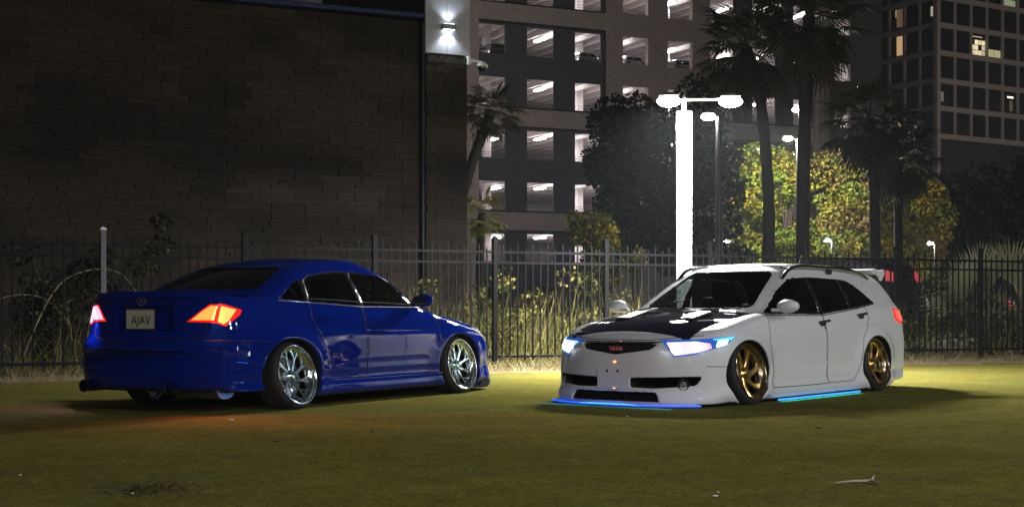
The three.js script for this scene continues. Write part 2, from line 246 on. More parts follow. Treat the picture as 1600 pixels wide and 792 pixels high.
// a rounded copy of a polygon
function rounded(poly, r, n = 4) { const out = []; poly.forEach((p, i) => { const a = poly[(i + poly.length - 1) % poly.length], b = poly[(i + 1) % poly.length], rad = p[2] ?? r, la = Math.hypot(a[0] - p[0], a[1] - p[1]), lb = Math.hypot(b[0] - p[0], b[1] - p[1]), ra = Math.min(rad, la * 0.45), rb = Math.min(rad, lb * 0.45), A = [p[0] + (a[0] - p[0]) * ra / la, p[1] + (a[1] - p[1]) * ra / la], Bp = [p[0] + (b[0] - p[0]) * rb / lb, p[1] + (b[1] - p[1]) * rb / lb];
  for (let k = 0; k <= n; k++) { const t = k / n; out.push([(1 - t) * (1 - t) * A[0] + 2 * t * (1 - t) * p[0] + t * t * Bp[0], (1 - t) * (1 - t) * A[1] + 2 * t * (1 - t) * p[1] + t * t * Bp[1]]); } }); return out; }
// ---------------------------------------------------------------- car bodies (x forward, y up, z to the right of the car; origin on the ground midway between the axles)
function bodyField(P) {
  const slopeOf = (c) => curve(Array.from({ length: 121 }, (_, i) => { const x = -3 + i * 0.05, s = (c(x + 0.02) - c(x - 0.02)) / 0.04; return [x, 1 / Math.sqrt(1 + s * s)]; }), 2);
  const topC = slopeOf(P.top), roofC = slopeOf(P.roof);
  const flare = (x, y) => { let w = 0; for (const ax of P.arches) { const r = Math.hypot((x - ax) / P.archW, y - P.wheelY); if (r < 0.62) { const q = (r - P.archR) / 0.085; w += P.flare * Math.exp(-(q > 0 ? q * q : q * q * 4)); } } return w; };
  const lower = (x, y, z) => {
    const az = Math.abs(z), q = az / 0.8;
    let w = P.half(x) - P.inset(y); if (y < 0.8) w += flare(x, y);
    const cr = P.crease(x); w -= 0.009 * sstep(y - cr, -0.012, 0.012) * sstep(x, -2.1, -1.7); w += 0.006 * sstep(0.34 - y, -0.02, 0.03) * (Math.abs(x) < 1.1 ? 1 : 0.3);
    const dS = (az - w) * 0.96, xb = x + P.topBow * q * q * (x > 0.6 ? 1 : 0), dT = (y - P.top(xb) + P.crown * q * q + (P.hoodLine ? P.hoodLine(x, az) : 0)) * topC(x);
    const bw = Math.pow(Math.max(q, 0.001), P.bp), dF = (x - P.nose(y) + P.bow * bw) * (0.97 - 0.35 * Math.min(1, q)), dR = (P.tail(y) + P.rbow * bw - x) * (0.97 - 0.3 * Math.min(1, q));
    let d = smax(smax(dT, dS, P.k), smax(dF, dR, 0.01), 0.055);
    return smax(d, P.bot(x) - y, 0.025);
  };
  const green = (x, y, z) => {
    const az = Math.abs(z), q = az / 0.6, w = P.ghalf(x) - P.gin(y), dS = (az - w) * 0.9;
    const sh = x > 0 ? P.gbowF : -P.gbowR, dT = (y - P.roof(x + sh * q * q) + P.gcrown * q * q) * roofC(x);
    return smax(smax(dT, dS, 0.07), 0.5 - y, 0.02);
  };
  const whole = (x, y, z) => smin(lower(x, y, z), green(x, y, z), 0.03);
  const wells = (x, y, z) => { let d = 1e3; const az = Math.abs(z); for (const ax of P.arches) d = Math.min(d, smax(Math.hypot((x - ax) / P.archW, y - P.wheelY) - P.archR, 0.42 - az, 0.02)); return d; };
  const cabin = (x, y, z) => { const az = Math.abs(z), q = az / 0.6, sh = x > 0 ? P.gbowF : -P.gbowR; return Math.max((y - P.roof(x + sh * q * q) + P.gcrown * q * q) * roofC(x) + 0.035, az - Math.min(P.ghalf(x) - P.gin(y) - 0.035, 0.7), P.cabin[0] - x, x - P.cabin[1], 0.42 - y, x > P.dash ? 0.80 - y : -1); };
  const sideHoles = P.windows.map((w) => rounded(w, 0.03)), frontHole = rounded(P.frontGlass, 0.06), rearHole = rounded(P.rearGlass, 0.06);
  const holes = (x, y, z) => { let d = 1e3; if (y < 0.68 || y > 1.32) return d; const az = Math.abs(z);
    if (az > 0.25) for (const w of sideHoles) d = Math.min(d, Math.max(polyDist(w, x, y), 0.3 - az));
    if (x > P.frontFrom) d = Math.min(d, polyDist(frontHole, z, y)); if (x < P.rearTo) d = Math.min(d, polyDist(rearHole, z, y)); return d; };
  const cuts = (x, y, z) => { let d = 1e3; for (const c of P.cuts) { const dd = Math.max(c.side ? polyDist(c.poly, x, y) : polyDist(c.poly, z, y), c.within(x, y, z)); d = Math.min(d, dd); } return d; };
  const solid = (x, y, z) => {
    let d = whole(x, y, z);
    if (d < -0.4) return d;
    d = smax(d, -wells(x, y, z), 0.012);
    if (y > 0.38) { d = Math.max(d, -cabin(x, y, z)); d = Math.max(d, -holes(x, y, z)); }
    if (P.cuts.length && y < 0.9) d = smax(d, -cuts(x, y, z), 0.008);
    return d;
  };
  const classify = (x, y, z, nx, ny, nz) => {
    const l = Math.hypot(nx, ny, nz) || 1; nx /= l; ny /= l; nz /= l;
    if (Math.abs(cabin(x, y, z)) < 0.016 && whole(x, y, z) < -0.012) return 'cabin_lining';
    if (wells(x, y, z) < 0.014 && whole(x, y, z) < -0.012) return 'wheel_arch';
    for (const c of P.cuts) { const dd = Math.max(c.side ? polyDist(c.poly, x, y) : polyDist(c.poly, z, y), c.within(x, y, z)); if (dd < 0.012 && whole(x, y, z) < -0.014) return c.name; }
    if (y > 0.7 && Math.abs(holes(x, y, z)) < 0.016 && whole(x, y, z) < -0.004) return 'window_seal';
    if (ny < -0.6 && y < 0.3) return 'underbody';
    for (const r of P.regions) if (r.test(x, y, z, nx, ny, nz)) return r.name;
    return 'body_shell';
  };
  return { whole, solid, classify };
}
const blueP = (() => {
  const P = {
    axles: [1.335, -1.335], wheelY: 0.29, archR: 0.305, archW: 1.28, arches: [1.295, -1.395], flare: 0.03, crown: 0.05, k: 0.075, bow: 0.32, rbow: 0.20, bp: 3.0, topBow: 0.1, gbowF: 0.13, gbowR: 0.12, gcrown: 0.035,
    top: curve([[-2.6, 0.9], [-2.34, 0.965], [-2.24, 0.985], [-1.95, 0.975], [-1.6, 0.968], [-1.2, 0.95], [-0.5, 0.905], [0.3, 0.875], [0.9, 0.865], [1.3, 0.80], [1.7, 0.73], [2.05, 0.63], [2.3, 0.50], [2.5, 0.4]], 6),
    roof: curve([[-2.9, 0.2], [-2.3, 0.60], [-1.84, 0.93], [-1.45, 1.115], [-1.05, 1.235], [-0.6, 1.30], [-0.2, 1.312], [0.1, 1.292], [0.34, 1.225], [0.7, 1.05], [1.06, 0.865], [1.5, 0.6], [2.1, 0.2]], 8),
    half: curve([[-2.6, 0.76], [-2.1, 0.81], [-1.5, 0.835], [-0.6, 0.842], [0.8, 0.842], [1.5, 0.835], [2.1, 0.80], [2.5, 0.76]], 10),
    inset: curve([[0, 0.05], [0.08, 0.03], [0.12, -0.012], [0.19, -0.006], [0.24, 0.02], [0.32, 0.01], [0.45, 0], [0.6, 0.002], [0.72, 0.022], [0.82, 0.05], [0.92, 0.085], [1.1, 0.15]], 3),
    ghalf: curve([[-2, 0.70], [-1.5, 0.74], [-0.8, 0.775], [0.3, 0.775], [0.9, 0.745], [1.4, 0.70]], 8), gin: curve([[0.7, -0.02], [0.88, 0.015], [1.0, 0.075], [1.1, 0.135], [1.2, 0.205], [1.3, 0.29]], 5),
    nose: curve([[0, 2.31], [0.06, 2.33], [0.12, 2.32], [0.2, 2.29], [0.35, 2.27], [0.48, 2.25], [0.58, 2.17], [0.7, 2.05]], 3),
    tail: curve([[0.0, -2.18], [0.14, -2.24], [0.2, -2.33], [0.3, -2.35], [0.42, -2.345], [0.54, -2.345], [0.585, -2.31], [0.64, -2.285], [0.75, -2.265], [0.88, -2.245], [0.94, -2.26], [1.0, -2.27]], 2),
    crease: curve([[-2.6, 0.64], [-1.3, 0.66], [0, 0.62], [1.3, 0.61], [2.3, 0.5]], 10),
    bot: curve([[-2.6, 0.17], [-1.7, 0.17], [-1.2, 0.09], [1.2, 0.09], [1.8, 0.03], [2.5, 0.02]], 4),
    cabin: [-1.55, 1.0], dash: 0.55, frontFrom: 0.2, rearTo: -0.75,
    windows: [
      [[0.80, 0.868], [0.40, 1.085], [0.18, 1.155], [-0.25, 1.172], [-0.25, 0.873]],
      [[-0.31, 0.875], [-0.31, 1.172], [-0.62, 1.165], [-0.88, 1.13], [-0.98, 1.08], [-1.02, 0.91]],
      [[-1.07, 0.912], [-1.05, 1.09], [-1.12, 1.075], [-1.40, 0.925]],
    ],
    frontGlass: [[-0.60, 0.905], [0.60, 0.905], [0.47, 1.205], [-0.47, 1.205]], rearGlass: [[-0.58, 1.005], [0.58, 1.005], [0.46, 1.195], [-0.46, 1.195]],
    cuts: [
      { name: 'plate_recess', poly: rounded([[-0.33, 0.665], [0.33, 0.665], [0.29, 0.86], [-0.29, 0.86]], 0.02), within: (x) => Math.max(x + 2.2, -2.6 - x) },
      { name: 'lower_grille', poly: rounded([[-0.5, 0.08], [0.5, 0.08], [0.42, 0.2], [-0.42, 0.2]], 0.03), within: (x) => 2.15 - x },
    ],
  };
  const doorF = [[0.98, 0.22], [0.93, 0.30], [0.96, 0.6], [0.86, 0.87], [-0.28, 0.90], [-0.28, 0.22]], doorR = [[-0.28, 0.22], [-0.28, 0.9], [-1.04, 0.93], [-1.06, 0.76], [-0.93, 0.55], [-0.86, 0.3], [-0.84, 0.22]];
  P.doors = [doorF, doorR];
  const dlo = [[0.76, 0.866], [0.40, 1.07], [0.18, 1.155], [-0.25, 1.176], [-0.62, 1.169], [-0.88, 1.134], [-1.0, 1.10], [-1.12, 1.06], [-1.36, 0.922], [-0.25, 0.872]];
  P.regions = [
    { name: 'window_frame_right', test: (x, y, z, nx, ny, nz) => nz > 0.35 && polyDist(dlo, x, y) < 0 }, { name: 'window_frame_left', test: (x, y, z, nx, ny, nz) => nz < -0.35 && polyDist(dlo, x, y) < 0 },
    { name: 'front_door_right', test: (x, y, z, nx, ny, nz) => nz > 0.5 && polyDist(doorF, x, y) < 0 }, { name: 'front_door_left', test: (x, y, z, nx, ny, nz) => nz < -0.5 && polyDist(doorF, x, y) < 0 },
    { name: 'rear_door_right', test: (x, y, z, nx, ny, nz) => nz > 0.5 && polyDist(doorR, x, y) < 0 }, { name: 'rear_door_left', test: (x, y, z, nx, ny, nz) => nz < -0.5 && polyDist(doorR, x, y) < 0 },
    { name: 'rear_bumper', test: (x, y, z) => x < -1.66 && y < 0.585 }, { name: 'front_bumper', test: (x, y, z) => x > 1.66 && y < 0.5 },
    { name: 'boot_lid', test: (x, y, z, nx, ny) => x < -1.66 && Math.abs(z) < 0.6 && (ny > 0.5 || nx < -0.5) },
    { name: 'bonnet', test: (x, y, z, nx, ny) => x > 1.0 && x < 2.1 && Math.abs(z) < 0.66 && ny > 0.4 },
    { name: 'side_skirt', test: (x, y, z) => y < 0.215 && Math.abs(x) < 1.05 },
    { name: 'roof_panel', test: (x, y, z, nx, ny) => y > 1.16 && ny > 0.6 },
  ];
  return P;
})();
const whiteP = (() => {
  const P = {
    axles: [1.3525, -1.3525], wheelY: 0.285, archR: 0.282, archW: 1.33, arches: [1.405, -1.325], flare: 0.035, crown: 0.045, k: 0.07, bow: 0.32, rbow: 0.22, bp: 3.0, topBow: 0.12, gbowF: 0.14, gbowR: 0.09, gcrown: 0.03,
    top: curve([[-2.6, 0.8], [-2.0, 0.95], [-1.4, 0.95], [-0.8, 0.905], [0.0, 0.845], [0.7, 0.825], [1.0, 0.835], [1.35, 0.795], [1.7, 0.735], [1.95, 0.67], [2.12, 0.60], [2.3, 0.52], [2.5, 0.45]], 6),
    roof: curve([[-2.75, 0.2], [-2.48, 0.6], [-2.32, 0.9], [-2.18, 1.10], [-2.02, 1.232], [-1.6, 1.283], [-1.0, 1.303], [-0.5, 1.304], [-0.1, 1.288], [0.15, 1.24], [0.4, 1.135], [0.75, 0.975], [1.1, 0.80], [1.5, 0.6], [2.1, 0.2]], 8),
    half: curve([[-2.6, 0.75], [-2.1, 0.815], [-1.5, 0.85], [-0.6, 0.855], [0.8, 0.855], [1.5, 0.85], [2.0, 0.825], [2.5, 0.79]], 10),
    inset: curve([[0, 0.03], [0.05, 0.0], [0.1, -0.015], [0.15, -0.005], [0.19, 0.012], [0.3, 0.008], [0.45, 0], [0.6, 0.004], [0.72, 0.028], [0.82, 0.06], [0.92, 0.10], [1.1, 0.16]], 3),
    ghalf: curve([[-2.4, 0.70], [-1.8, 0.745], [-0.8, 0.775], [0.3, 0.775], [0.9, 0.75], [1.4, 0.71]], 8), gin: curve([[0.7, -0.03], [0.85, 0.005], [0.95, 0.045], [1.05, 0.10], [1.15, 0.165], [1.25, 0.25], [1.3, 0.29]], 5),
    nose: curve([[0, 2.25], [0.04, 2.29], [0.09, 2.28], [0.14, 2.25], [0.3, 2.245], [0.42, 2.235], [0.52, 2.20], [0.6, 2.13], [0.7, 2.0]], 3),
    tail: curve([[0.0, -2.28], [0.1, -2.36], [0.3, -2.43], [0.5, -2.43], [0.56, -2.41], [0.75, -2.39], [0.92, -2.34], [1.1, -2.26]], 3),
    crease: curve([[-2.6, 0.70], [-1.3, 0.68], [0, 0.64], [1.3, 0.60], [2.3, 0.5]], 10),
    bot: curve([[-2.6, 0.11], [-1.9, 0.09], [-1.5, 0.022], [1.5, 0.015], [2.5, 0.014]], 4),
    cabin: [-1.95, 1.0], dash: 0.6, frontFrom: 0.1, rearTo: -1.7,
    windows: [
      [[0.82, 0.80], [0.44, 1.01], [0.16, 1.125], [-0.16, 1.145], [-0.16, 0.79]],
      [[-0.23, 0.792], [-0.23, 1.147], [-0.86, 1.140], [-0.86, 0.842]],
      [[-0.92, 0.848], [-0.92, 1.138], [-1.08, 1.125], [-1.2, 1.09], [-1.50, 0.905], [-1.46, 0.895]],
    ],
    frontGlass: [[-0.58, 0.85], [0.58, 0.85], [0.45, 1.195], [-0.45, 1.195]], rearGlass: [[-0.58, 0.93], [0.58, 0.93], [0.48, 1.14], [-0.48, 1.14]],
    cuts: [
      { name: 'grille_recess', poly: rounded([[-0.40, 0.545], [-0.34, 0.49], [0, 0.445], [0.34, 0.49], [0.40, 0.545]], 0.02), within: (x) => 2.13 - x },
      { name: 'bumper_intake', poly: rounded([[0.17, 0.165], [0.17, 0.245], [0.74, 0.262], [0.70, 0.185], [0.4, 0.160]], 0.02), within: (x) => 1.80 - x },
      { name: 'bumper_intake', poly: rounded([[-0.17, 0.165], [-0.17, 0.245], [-0.74, 0.262], [-0.70, 0.185], [-0.4, 0.160]], 0.02), within: (x) => 1.80 - x },
      { name: 'lower_grille', poly: rounded([[-0.46, 0.035], [0.46, 0.035], [0.42, 0.125], [-0.42, 0.125]], 0.03), within: (x) => 2.1 - x },
    ],
  };
  const doorF = [[0.98, 0.13], [0.94, 0.25], [0.97, 0.55], [0.90, 0.80], [-0.19, 0.80], [-0.19, 0.13]], doorR = [[-0.19, 0.13], [-0.19, 0.8], [-1.22, 0.86], [-1.25, 0.75], [-1.0, 0.55], [-0.9, 0.3], [-0.86, 0.2], [-0.75, 0.13]];
  P.doors = [doorF, doorR];
  const dlo = [[0.80, 0.796], [0.44, 1.0], [0.16, 1.128], [-0.16, 1.150], [-0.86, 1.144], [-1.10, 1.128], [-1.22, 1.09], [-1.54, 0.905], [-1.48, 0.890], [-0.86, 0.838], [-0.2, 0.788]];
  P.regions = [
    { name: 'window_frame_right', test: (x, y, z, nx, ny, nz) => nz > 0.35 && polyDist(dlo, x, y) < 0 }, { name: 'window_frame_left', test: (x, y, z, nx, ny, nz) => nz < -0.35 && polyDist(dlo, x, y) < 0 },
    { name: 'front_door_right', test: (x, y, z, nx, ny, nz) => nz > 0.5 && polyDist(doorF, x, y) < 0 }, { name: 'front_door_left', test: (x, y, z, nx, ny, nz) => nz < -0.5 && polyDist(doorF, x, y) < 0 },
    { name: 'rear_door_right', test: (x, y, z, nx, ny, nz) => nz > 0.5 && polyDist(doorR, x, y) < 0 }, { name: 'rear_door_left', test: (x, y, z, nx, ny, nz) => nz < -0.5 && polyDist(doorR, x, y) < 0 },
    { name: 'rear_bumper', test: (x, y, z) => x < -1.66 && y < 0.5 }, { name: 'bonnet', test: (x, y, z, nx, ny) => x > 0.93 && x < 2.02 && Math.abs(z) < 0.70 - 0.08 * (x - 1) && ny > 0.4 },
    { name: 'front_bumper', test: (x, y, z) => x > 1.62 && y < 0.56 },
    { name: 'tailgate', test: (x, y, z, nx, ny) => x < -1.9 && Math.abs(z) < 0.62 && nx < -0.35 },
    { name: 'side_skirt', test: (x, y, z) => y < 0.13 && Math.abs(x) < 1.05 },
    { name: 'roof_panel', test: (x, y, z, nx, ny) => y > 1.14 && ny > 0.6 },
  ];
  return P;
})();
// ---------------------------------------------------------------- wheels
const M = {
  rubber: std([0.012, 0.012, 0.013], 0.75), blackPlastic: std([0.012, 0.012, 0.013], 0.5), gloss: phys([0.01, 0.01, 0.012], 0.12, { clearcoat: 1, clearcoatRoughness: 0.03 }),
  chrome: std([0.82, 0.86, 0.9], 0.09, 1), cyanLitChrome: std([0.62, 0.83, 0.92], 0.16, 1), gold: std([0.78, 0.5, 0.16], 0.24, 1), bronze: std([0.55, 0.45, 0.30], 0.12, 1), darkChrome: std([0.3, 0.28, 0.25], 0.12, 1),  // cyan light on the saloon spokes is put into their chrome colour
  steel: std([0.35, 0.35, 0.36], 0.4, 1), disc: std([0.3, 0.3, 0.31], 0.35, 1), caliper: phys([0.22, 0.01, 0.012], 0.35, { clearcoat: 0.6 }), lining: std([0.012, 0.012, 0.014], 0.9), seat: std([0.02, 0.02, 0.022], 0.8),
  glass: new THREE.MeshPhysicalMaterial({ color: rgb(0.16, 0.18, 0.19), roughness: 0.02, transmission: 1, thickness: 0, ior: 1.55 }),
  clearGlass: new THREE.MeshPhysicalMaterial({ color: rgb(0.42, 0.46, 0.48), roughness: 0.02, transmission: 1, thickness: 0, ior: 1.55 }),
  redLens: phys([0.35, 0.012, 0.01], 0.1, { clearcoat: 1, clearcoatRoughness: 0.03, emissive: rgb(1, 0.015, 0.005), emissiveIntensity: 0.9 }), dark: std([0.006, 0.006, 0.007], 0.8),
};
function lathe(pts, seg = 64) { return new THREE.LatheGeometry(pts.map(([r, z]) => new THREE.Vector2(r, z)), seg).rotateX(Math.PI / 2); }
function blade(r0, r1, th0, th1, hw, zf, t = 0.016, n = 8) { // a spoke: a bevelled strip from hub to rim, bent along the radius
  const sec = [], pos = [];
  for (let i = 0; i <= n; i++) { const u = i / n, r = lerp(r0, r1, u), th = lerp(th0, th1, u * u * 0.5 + u * 0.5), w = hw(u), z = zf(u), c = Math.cos(th), s = Math.sin(th), row = [];
    for (const [a, b] of [[-1, -t], [-1, -t * 0.2], [-0.62, 0], [0.62, 0], [1, -t * 0.2], [1, -t]]) row.push([c * r - s * a * w, s * r + c * a * w, z + b]); sec.push(row); }
  for (let i = 0; i < n; i++) for (let k = 0; k < 6; k++) { const A = sec[i][k], B = sec[i][(k + 1) % 6], C = sec[i + 1][k], E = sec[i + 1][(k + 1) % 6]; pos.push(...A, ...C, ...B, ...B, ...C, ...E); }
  for (const [row, f] of [[sec[0], 1], [sec[n], -1]]) for (let k = 1; k < 5; k++) pos.push(...row[0], ...(f > 0 ? row[k] : row[k + 1]), ...(f > 0 ? row[k + 1] : row[k]));
  const g = new THREE.BufferGeometry(); g.setAttribute('position', new THREE.Float32BufferAttribute(pos, 3)); g.computeVertexNormals(); return g;
}
const tyreGeo = lathe([[0.235, -0.225], [0.262, -0.232], [0.281, -0.222], [0.2895, -0.19], [0.291, -0.12], [0.291, -0.06], [0.288, -0.03], [0.279, -0.009], [0.262, 0.004], [0.2525, 0.006], [0.24, 0], [0.235, -0.225]]);
const rimGeo = lathe([[0.247, 0.003], [0.2535, 0.009], [0.2545, 0.014], [0.250, 0.0175], [0.2435, 0.015], [0.239, 0.006], [0.2375, -0.012], [0.232, -0.026], [0.216, -0.034], [0.206, -0.037], [0.204, -0.05], [0.2055, -0.1], [0.214, -0.17], [0.228, -0.186]]);
const rivetGeo = merged(Array.from({ length: 30 }, (_, i) => new THREE.SphereGeometry(0.0042, 6, 4).translate(0.221 * Math.cos(i * Math.PI / 15), 0.221 * Math.sin(i * Math.PI / 15), -0.030)));
const discGeo = merged([lathe([[0.03, -0.10], [0.165, -0.10], [0.168, -0.105], [0.168, -0.122], [0.03, -0.122]], 48), lathe([[0.0, -0.07], [0.072, -0.07], [0.078, -0.10]], 32)]);
const caliperGeo = (() => { const s = new THREE.Shape(); s.absarc(0, 0, 0.178, -0.62, 0.62, false); s.absarc(0, 0, 0.105, 0.55, -0.55, true); return new THREE.ExtrudeGeometry(s, { depth: 0.05, bevelEnabled: true, bevelSize: 0.004, bevelThickness: 0.004, bevelSegments: 2 }).translate(0, 0, -0.145); })();
const spokeGold = blade(0.035, 0.212, 0, 0.42, (u) => lerp(0.034, 0.019, Math.min(1, u * 1.6)) + 0.018 * u * u * u, (u) => -0.062 + 0.03 * u * u, 0.022);
const spokeFork = merged([blade(0.05, 0.125, 0, 0.10, (u) => lerp(0.019, 0.014, u), (u) => -0.060 + 0.006 * u), blade(0.112, 0.214, 0.02, 0.52, (u) => lerp(0.0115, 0.0075, u), (u) => -0.0545 + 0.022 * u), blade(0.112, 0.214, 0.06, 0.10, (u) => lerp(0.0115, 0.0075, u), (u) => -0.0565 + 0.022 * u)]);
const capGeo = lathe([[0, -0.035], [0.022, -0.036], [0.03, -0.042], [0.033, -0.055], [0.056, -0.06], [0.058, -0.085]], 32);
function wheel(parent, x, y, z, side, steer, camber, spin, kind, caliperAt) {
  const w = new THREE.Group(); w.name = 'wheel'; parent.add(w); w.position.set(x, y, z * side); w.rotation.order = 'YXZ'; w.rotation.set(-camber, (side > 0 ? 0 : Math.PI) + steer, 0);
  part('tyre', tyreGeo, M.rubber, w); part('rim', rimGeo, kind === 'gold' ? M.bronze : M.chrome, w); part('rivet_ring', rivetGeo, kind === 'gold' ? M.gold : M.chrome, w);
  part('brake_disc', discGeo, M.disc, w); part('brake_caliper', caliperGeo, kind === 'gold' ? M.steel : M.caliper, w).rotation.z = caliperAt;
  const n = kind === 'gold' ? 7 : 9; for (let i = 0; i < n; i++) part('spoke', kind === 'gold' ? spokeGold : spokeFork, kind === 'gold' ? M.gold : M.cyanLitChrome, w).rotation.z = spin + i * 2 * Math.PI / n;
  part('centre_cap', capGeo, kind === 'gold' ? M.gold : M.cyanLitChrome, w); return w;
}
// ---------------------------------------------------------------- what both cars share
const at3 = (phi, list) => list.map(([x, y, z]) => [-Math.sin(phi) * x + Math.cos(phi) * z, y]);
const flip = (list) => list.map(([x, y, z]) => [x, y, -z]).reverse();
const deg = Math.PI / 180;
function onTop(f, x, z, off = 0) { let y = 1.6; for (let i = 0; i < 200; i++) { const v = f(x, y, z); if (v < 0.0005) break; y -= v * 0.6; } return V(x, y + off, z); }
const PARTS = { window_frame_right: 'window_frame', window_frame_left: 'window_frame', front_door_right: 'front_door', front_door_left: 'front_door', rear_door_right: 'rear_door', rear_door_left: 'rear_door' };
function carBody(car, P, paint, over = {}) {
  const { whole, solid, classify } = bodyField(P);
  const geos = surfaceNets(solid, [-2.55, -0.02, -1.0], [2.45, 1.36, 1.0], 0.0125, classify), made = {};
  for (const [key, g] of Object.entries(geos)) made[key] = part(PARTS[key] ?? key, g, over[key] ?? (/window_frame/.test(key) ? M.gloss : /window_seal/.test(key) ? M.dark : /recess|intake|lining|arch|underbody|grille/.test(key) ? M.dark : paint), car);
  // glass, shut lines, interior
  P.windows.forEach((w) => { for (const s of [-1, 1]) part('side_window', patch(whole, s * RT, rounded(w.map(([x, y]) => [-s * x, y]), 0.03), -0.012, 0.03, 0), M.glass, car); });
  part('windscreen', patch(whole, 0, rounded(P.frontGlass, 0.06), -0.012, 0.03, 0), M.clearGlass, car);
  part('rear_window', patch(whole, Math.PI, rounded(P.rearGlass.map(([z, y]) => [-z, y]), 0.06), -0.012, 0.03, 0), M.glass, car);
  const side = (s, pts) => pts.map(([x, y]) => [-s * x, y]);
  for (const s of [-1, 1]) { const k = s > 0 ? 'right' : 'left'; P.doors.forEach((d, i) => part('shut_line', bodyLine(whole, s * RT, side(s, [...d, d[0]]), 0.004, -0.0015), M.dark, made[(i ? 'rear_door_' : 'front_door_') + k])); }
  const seat = merged([rbox(0.5, 0.16, 0.48, 0.05, 0, 0.38, 0), rbox(0.14, 0.56, 0.46, 0.06, -0.26, 0.66, 0), rbox(0.09, 0.16, 0.26, 0.04, -0.30, 1.02, 0)]);
  for (const z of [-0.36, 0.36]) { const m = part('seat', seat, M.seat, car); m.position.set(-0.02, 0.02, z); }
  part('rear_bench', merged([rbox(0.48, 0.16, 1.2, 0.05, -0.88, 0.38, 0), rbox(0.14, 0.50, 1.2, 0.06, -1.12, 0.64, 0), rbox(0.08, 0.13, 0.24, 0.03, -1.16, 0.94, 0.34), rbox(0.08, 0.13, 0.24, 0.03, -1.16, 0.94, -0.34)]), M.seat, car);
  part('steering_wheel', new THREE.TorusGeometry(0.175, 0.014, 8, 32).rotateY(RT).rotateZ(0.35).translate(0.42, 0.79, -0.36), M.lining, car);
  return { whole, made, side };
}
function mirrors(car, x, y, z, mat) {
  for (const s of [-1, 1]) { const g = new THREE.SphereGeometry(0.1, 20, 14); g.scale(0.75, 0.62, 1.05); const m = part('wing_mirror', merged([g.clone().translate(x - 0.02, y + 0.035, s * (z + 0.07)), rbox(0.06, 0.03, 0.12, 0.012, x, y, s * (z - 0.02))]), mat, car); part('mirror_glass', new THREE.CircleGeometry(0.07, 24).scale(1.15, 0.72, 1).rotateY(-RT).translate(x - 0.098, y + 0.035, s * (z + 0.07)), M.chrome, m); }
}
const plateTexture = (lines, bg, fg) => { const c = document.createElement('canvas'); c.width = 256; c.height = 128; const g = c.getContext('2d'); g.fillStyle = bg; g.fillRect(0, 0, 256, 128); g.fillStyle = '#c9a64a'; g.beginPath(); g.arc(128, 62, 20, 0, 7); g.fill(); g.fillStyle = fg; g.font = 'bold 78px sans-serif'; g.textAlign = 'center'; g.textBaseline = 'middle'; g.fillText(lines, 128, 70); const t = new THREE.CanvasTexture(c); t.colorSpace = THREE.SRGBColorSpace; return t; };
function areaLight(parent, color, intensity, w, h, p, to) { const l = new THREE.RectAreaLight(rgb(...color), intensity, w, h); l.position.copy(p); parent.add(l); l.lookAt(parent.localToWorld(to.clone())); l.name = 'lamp_light'; return l; }
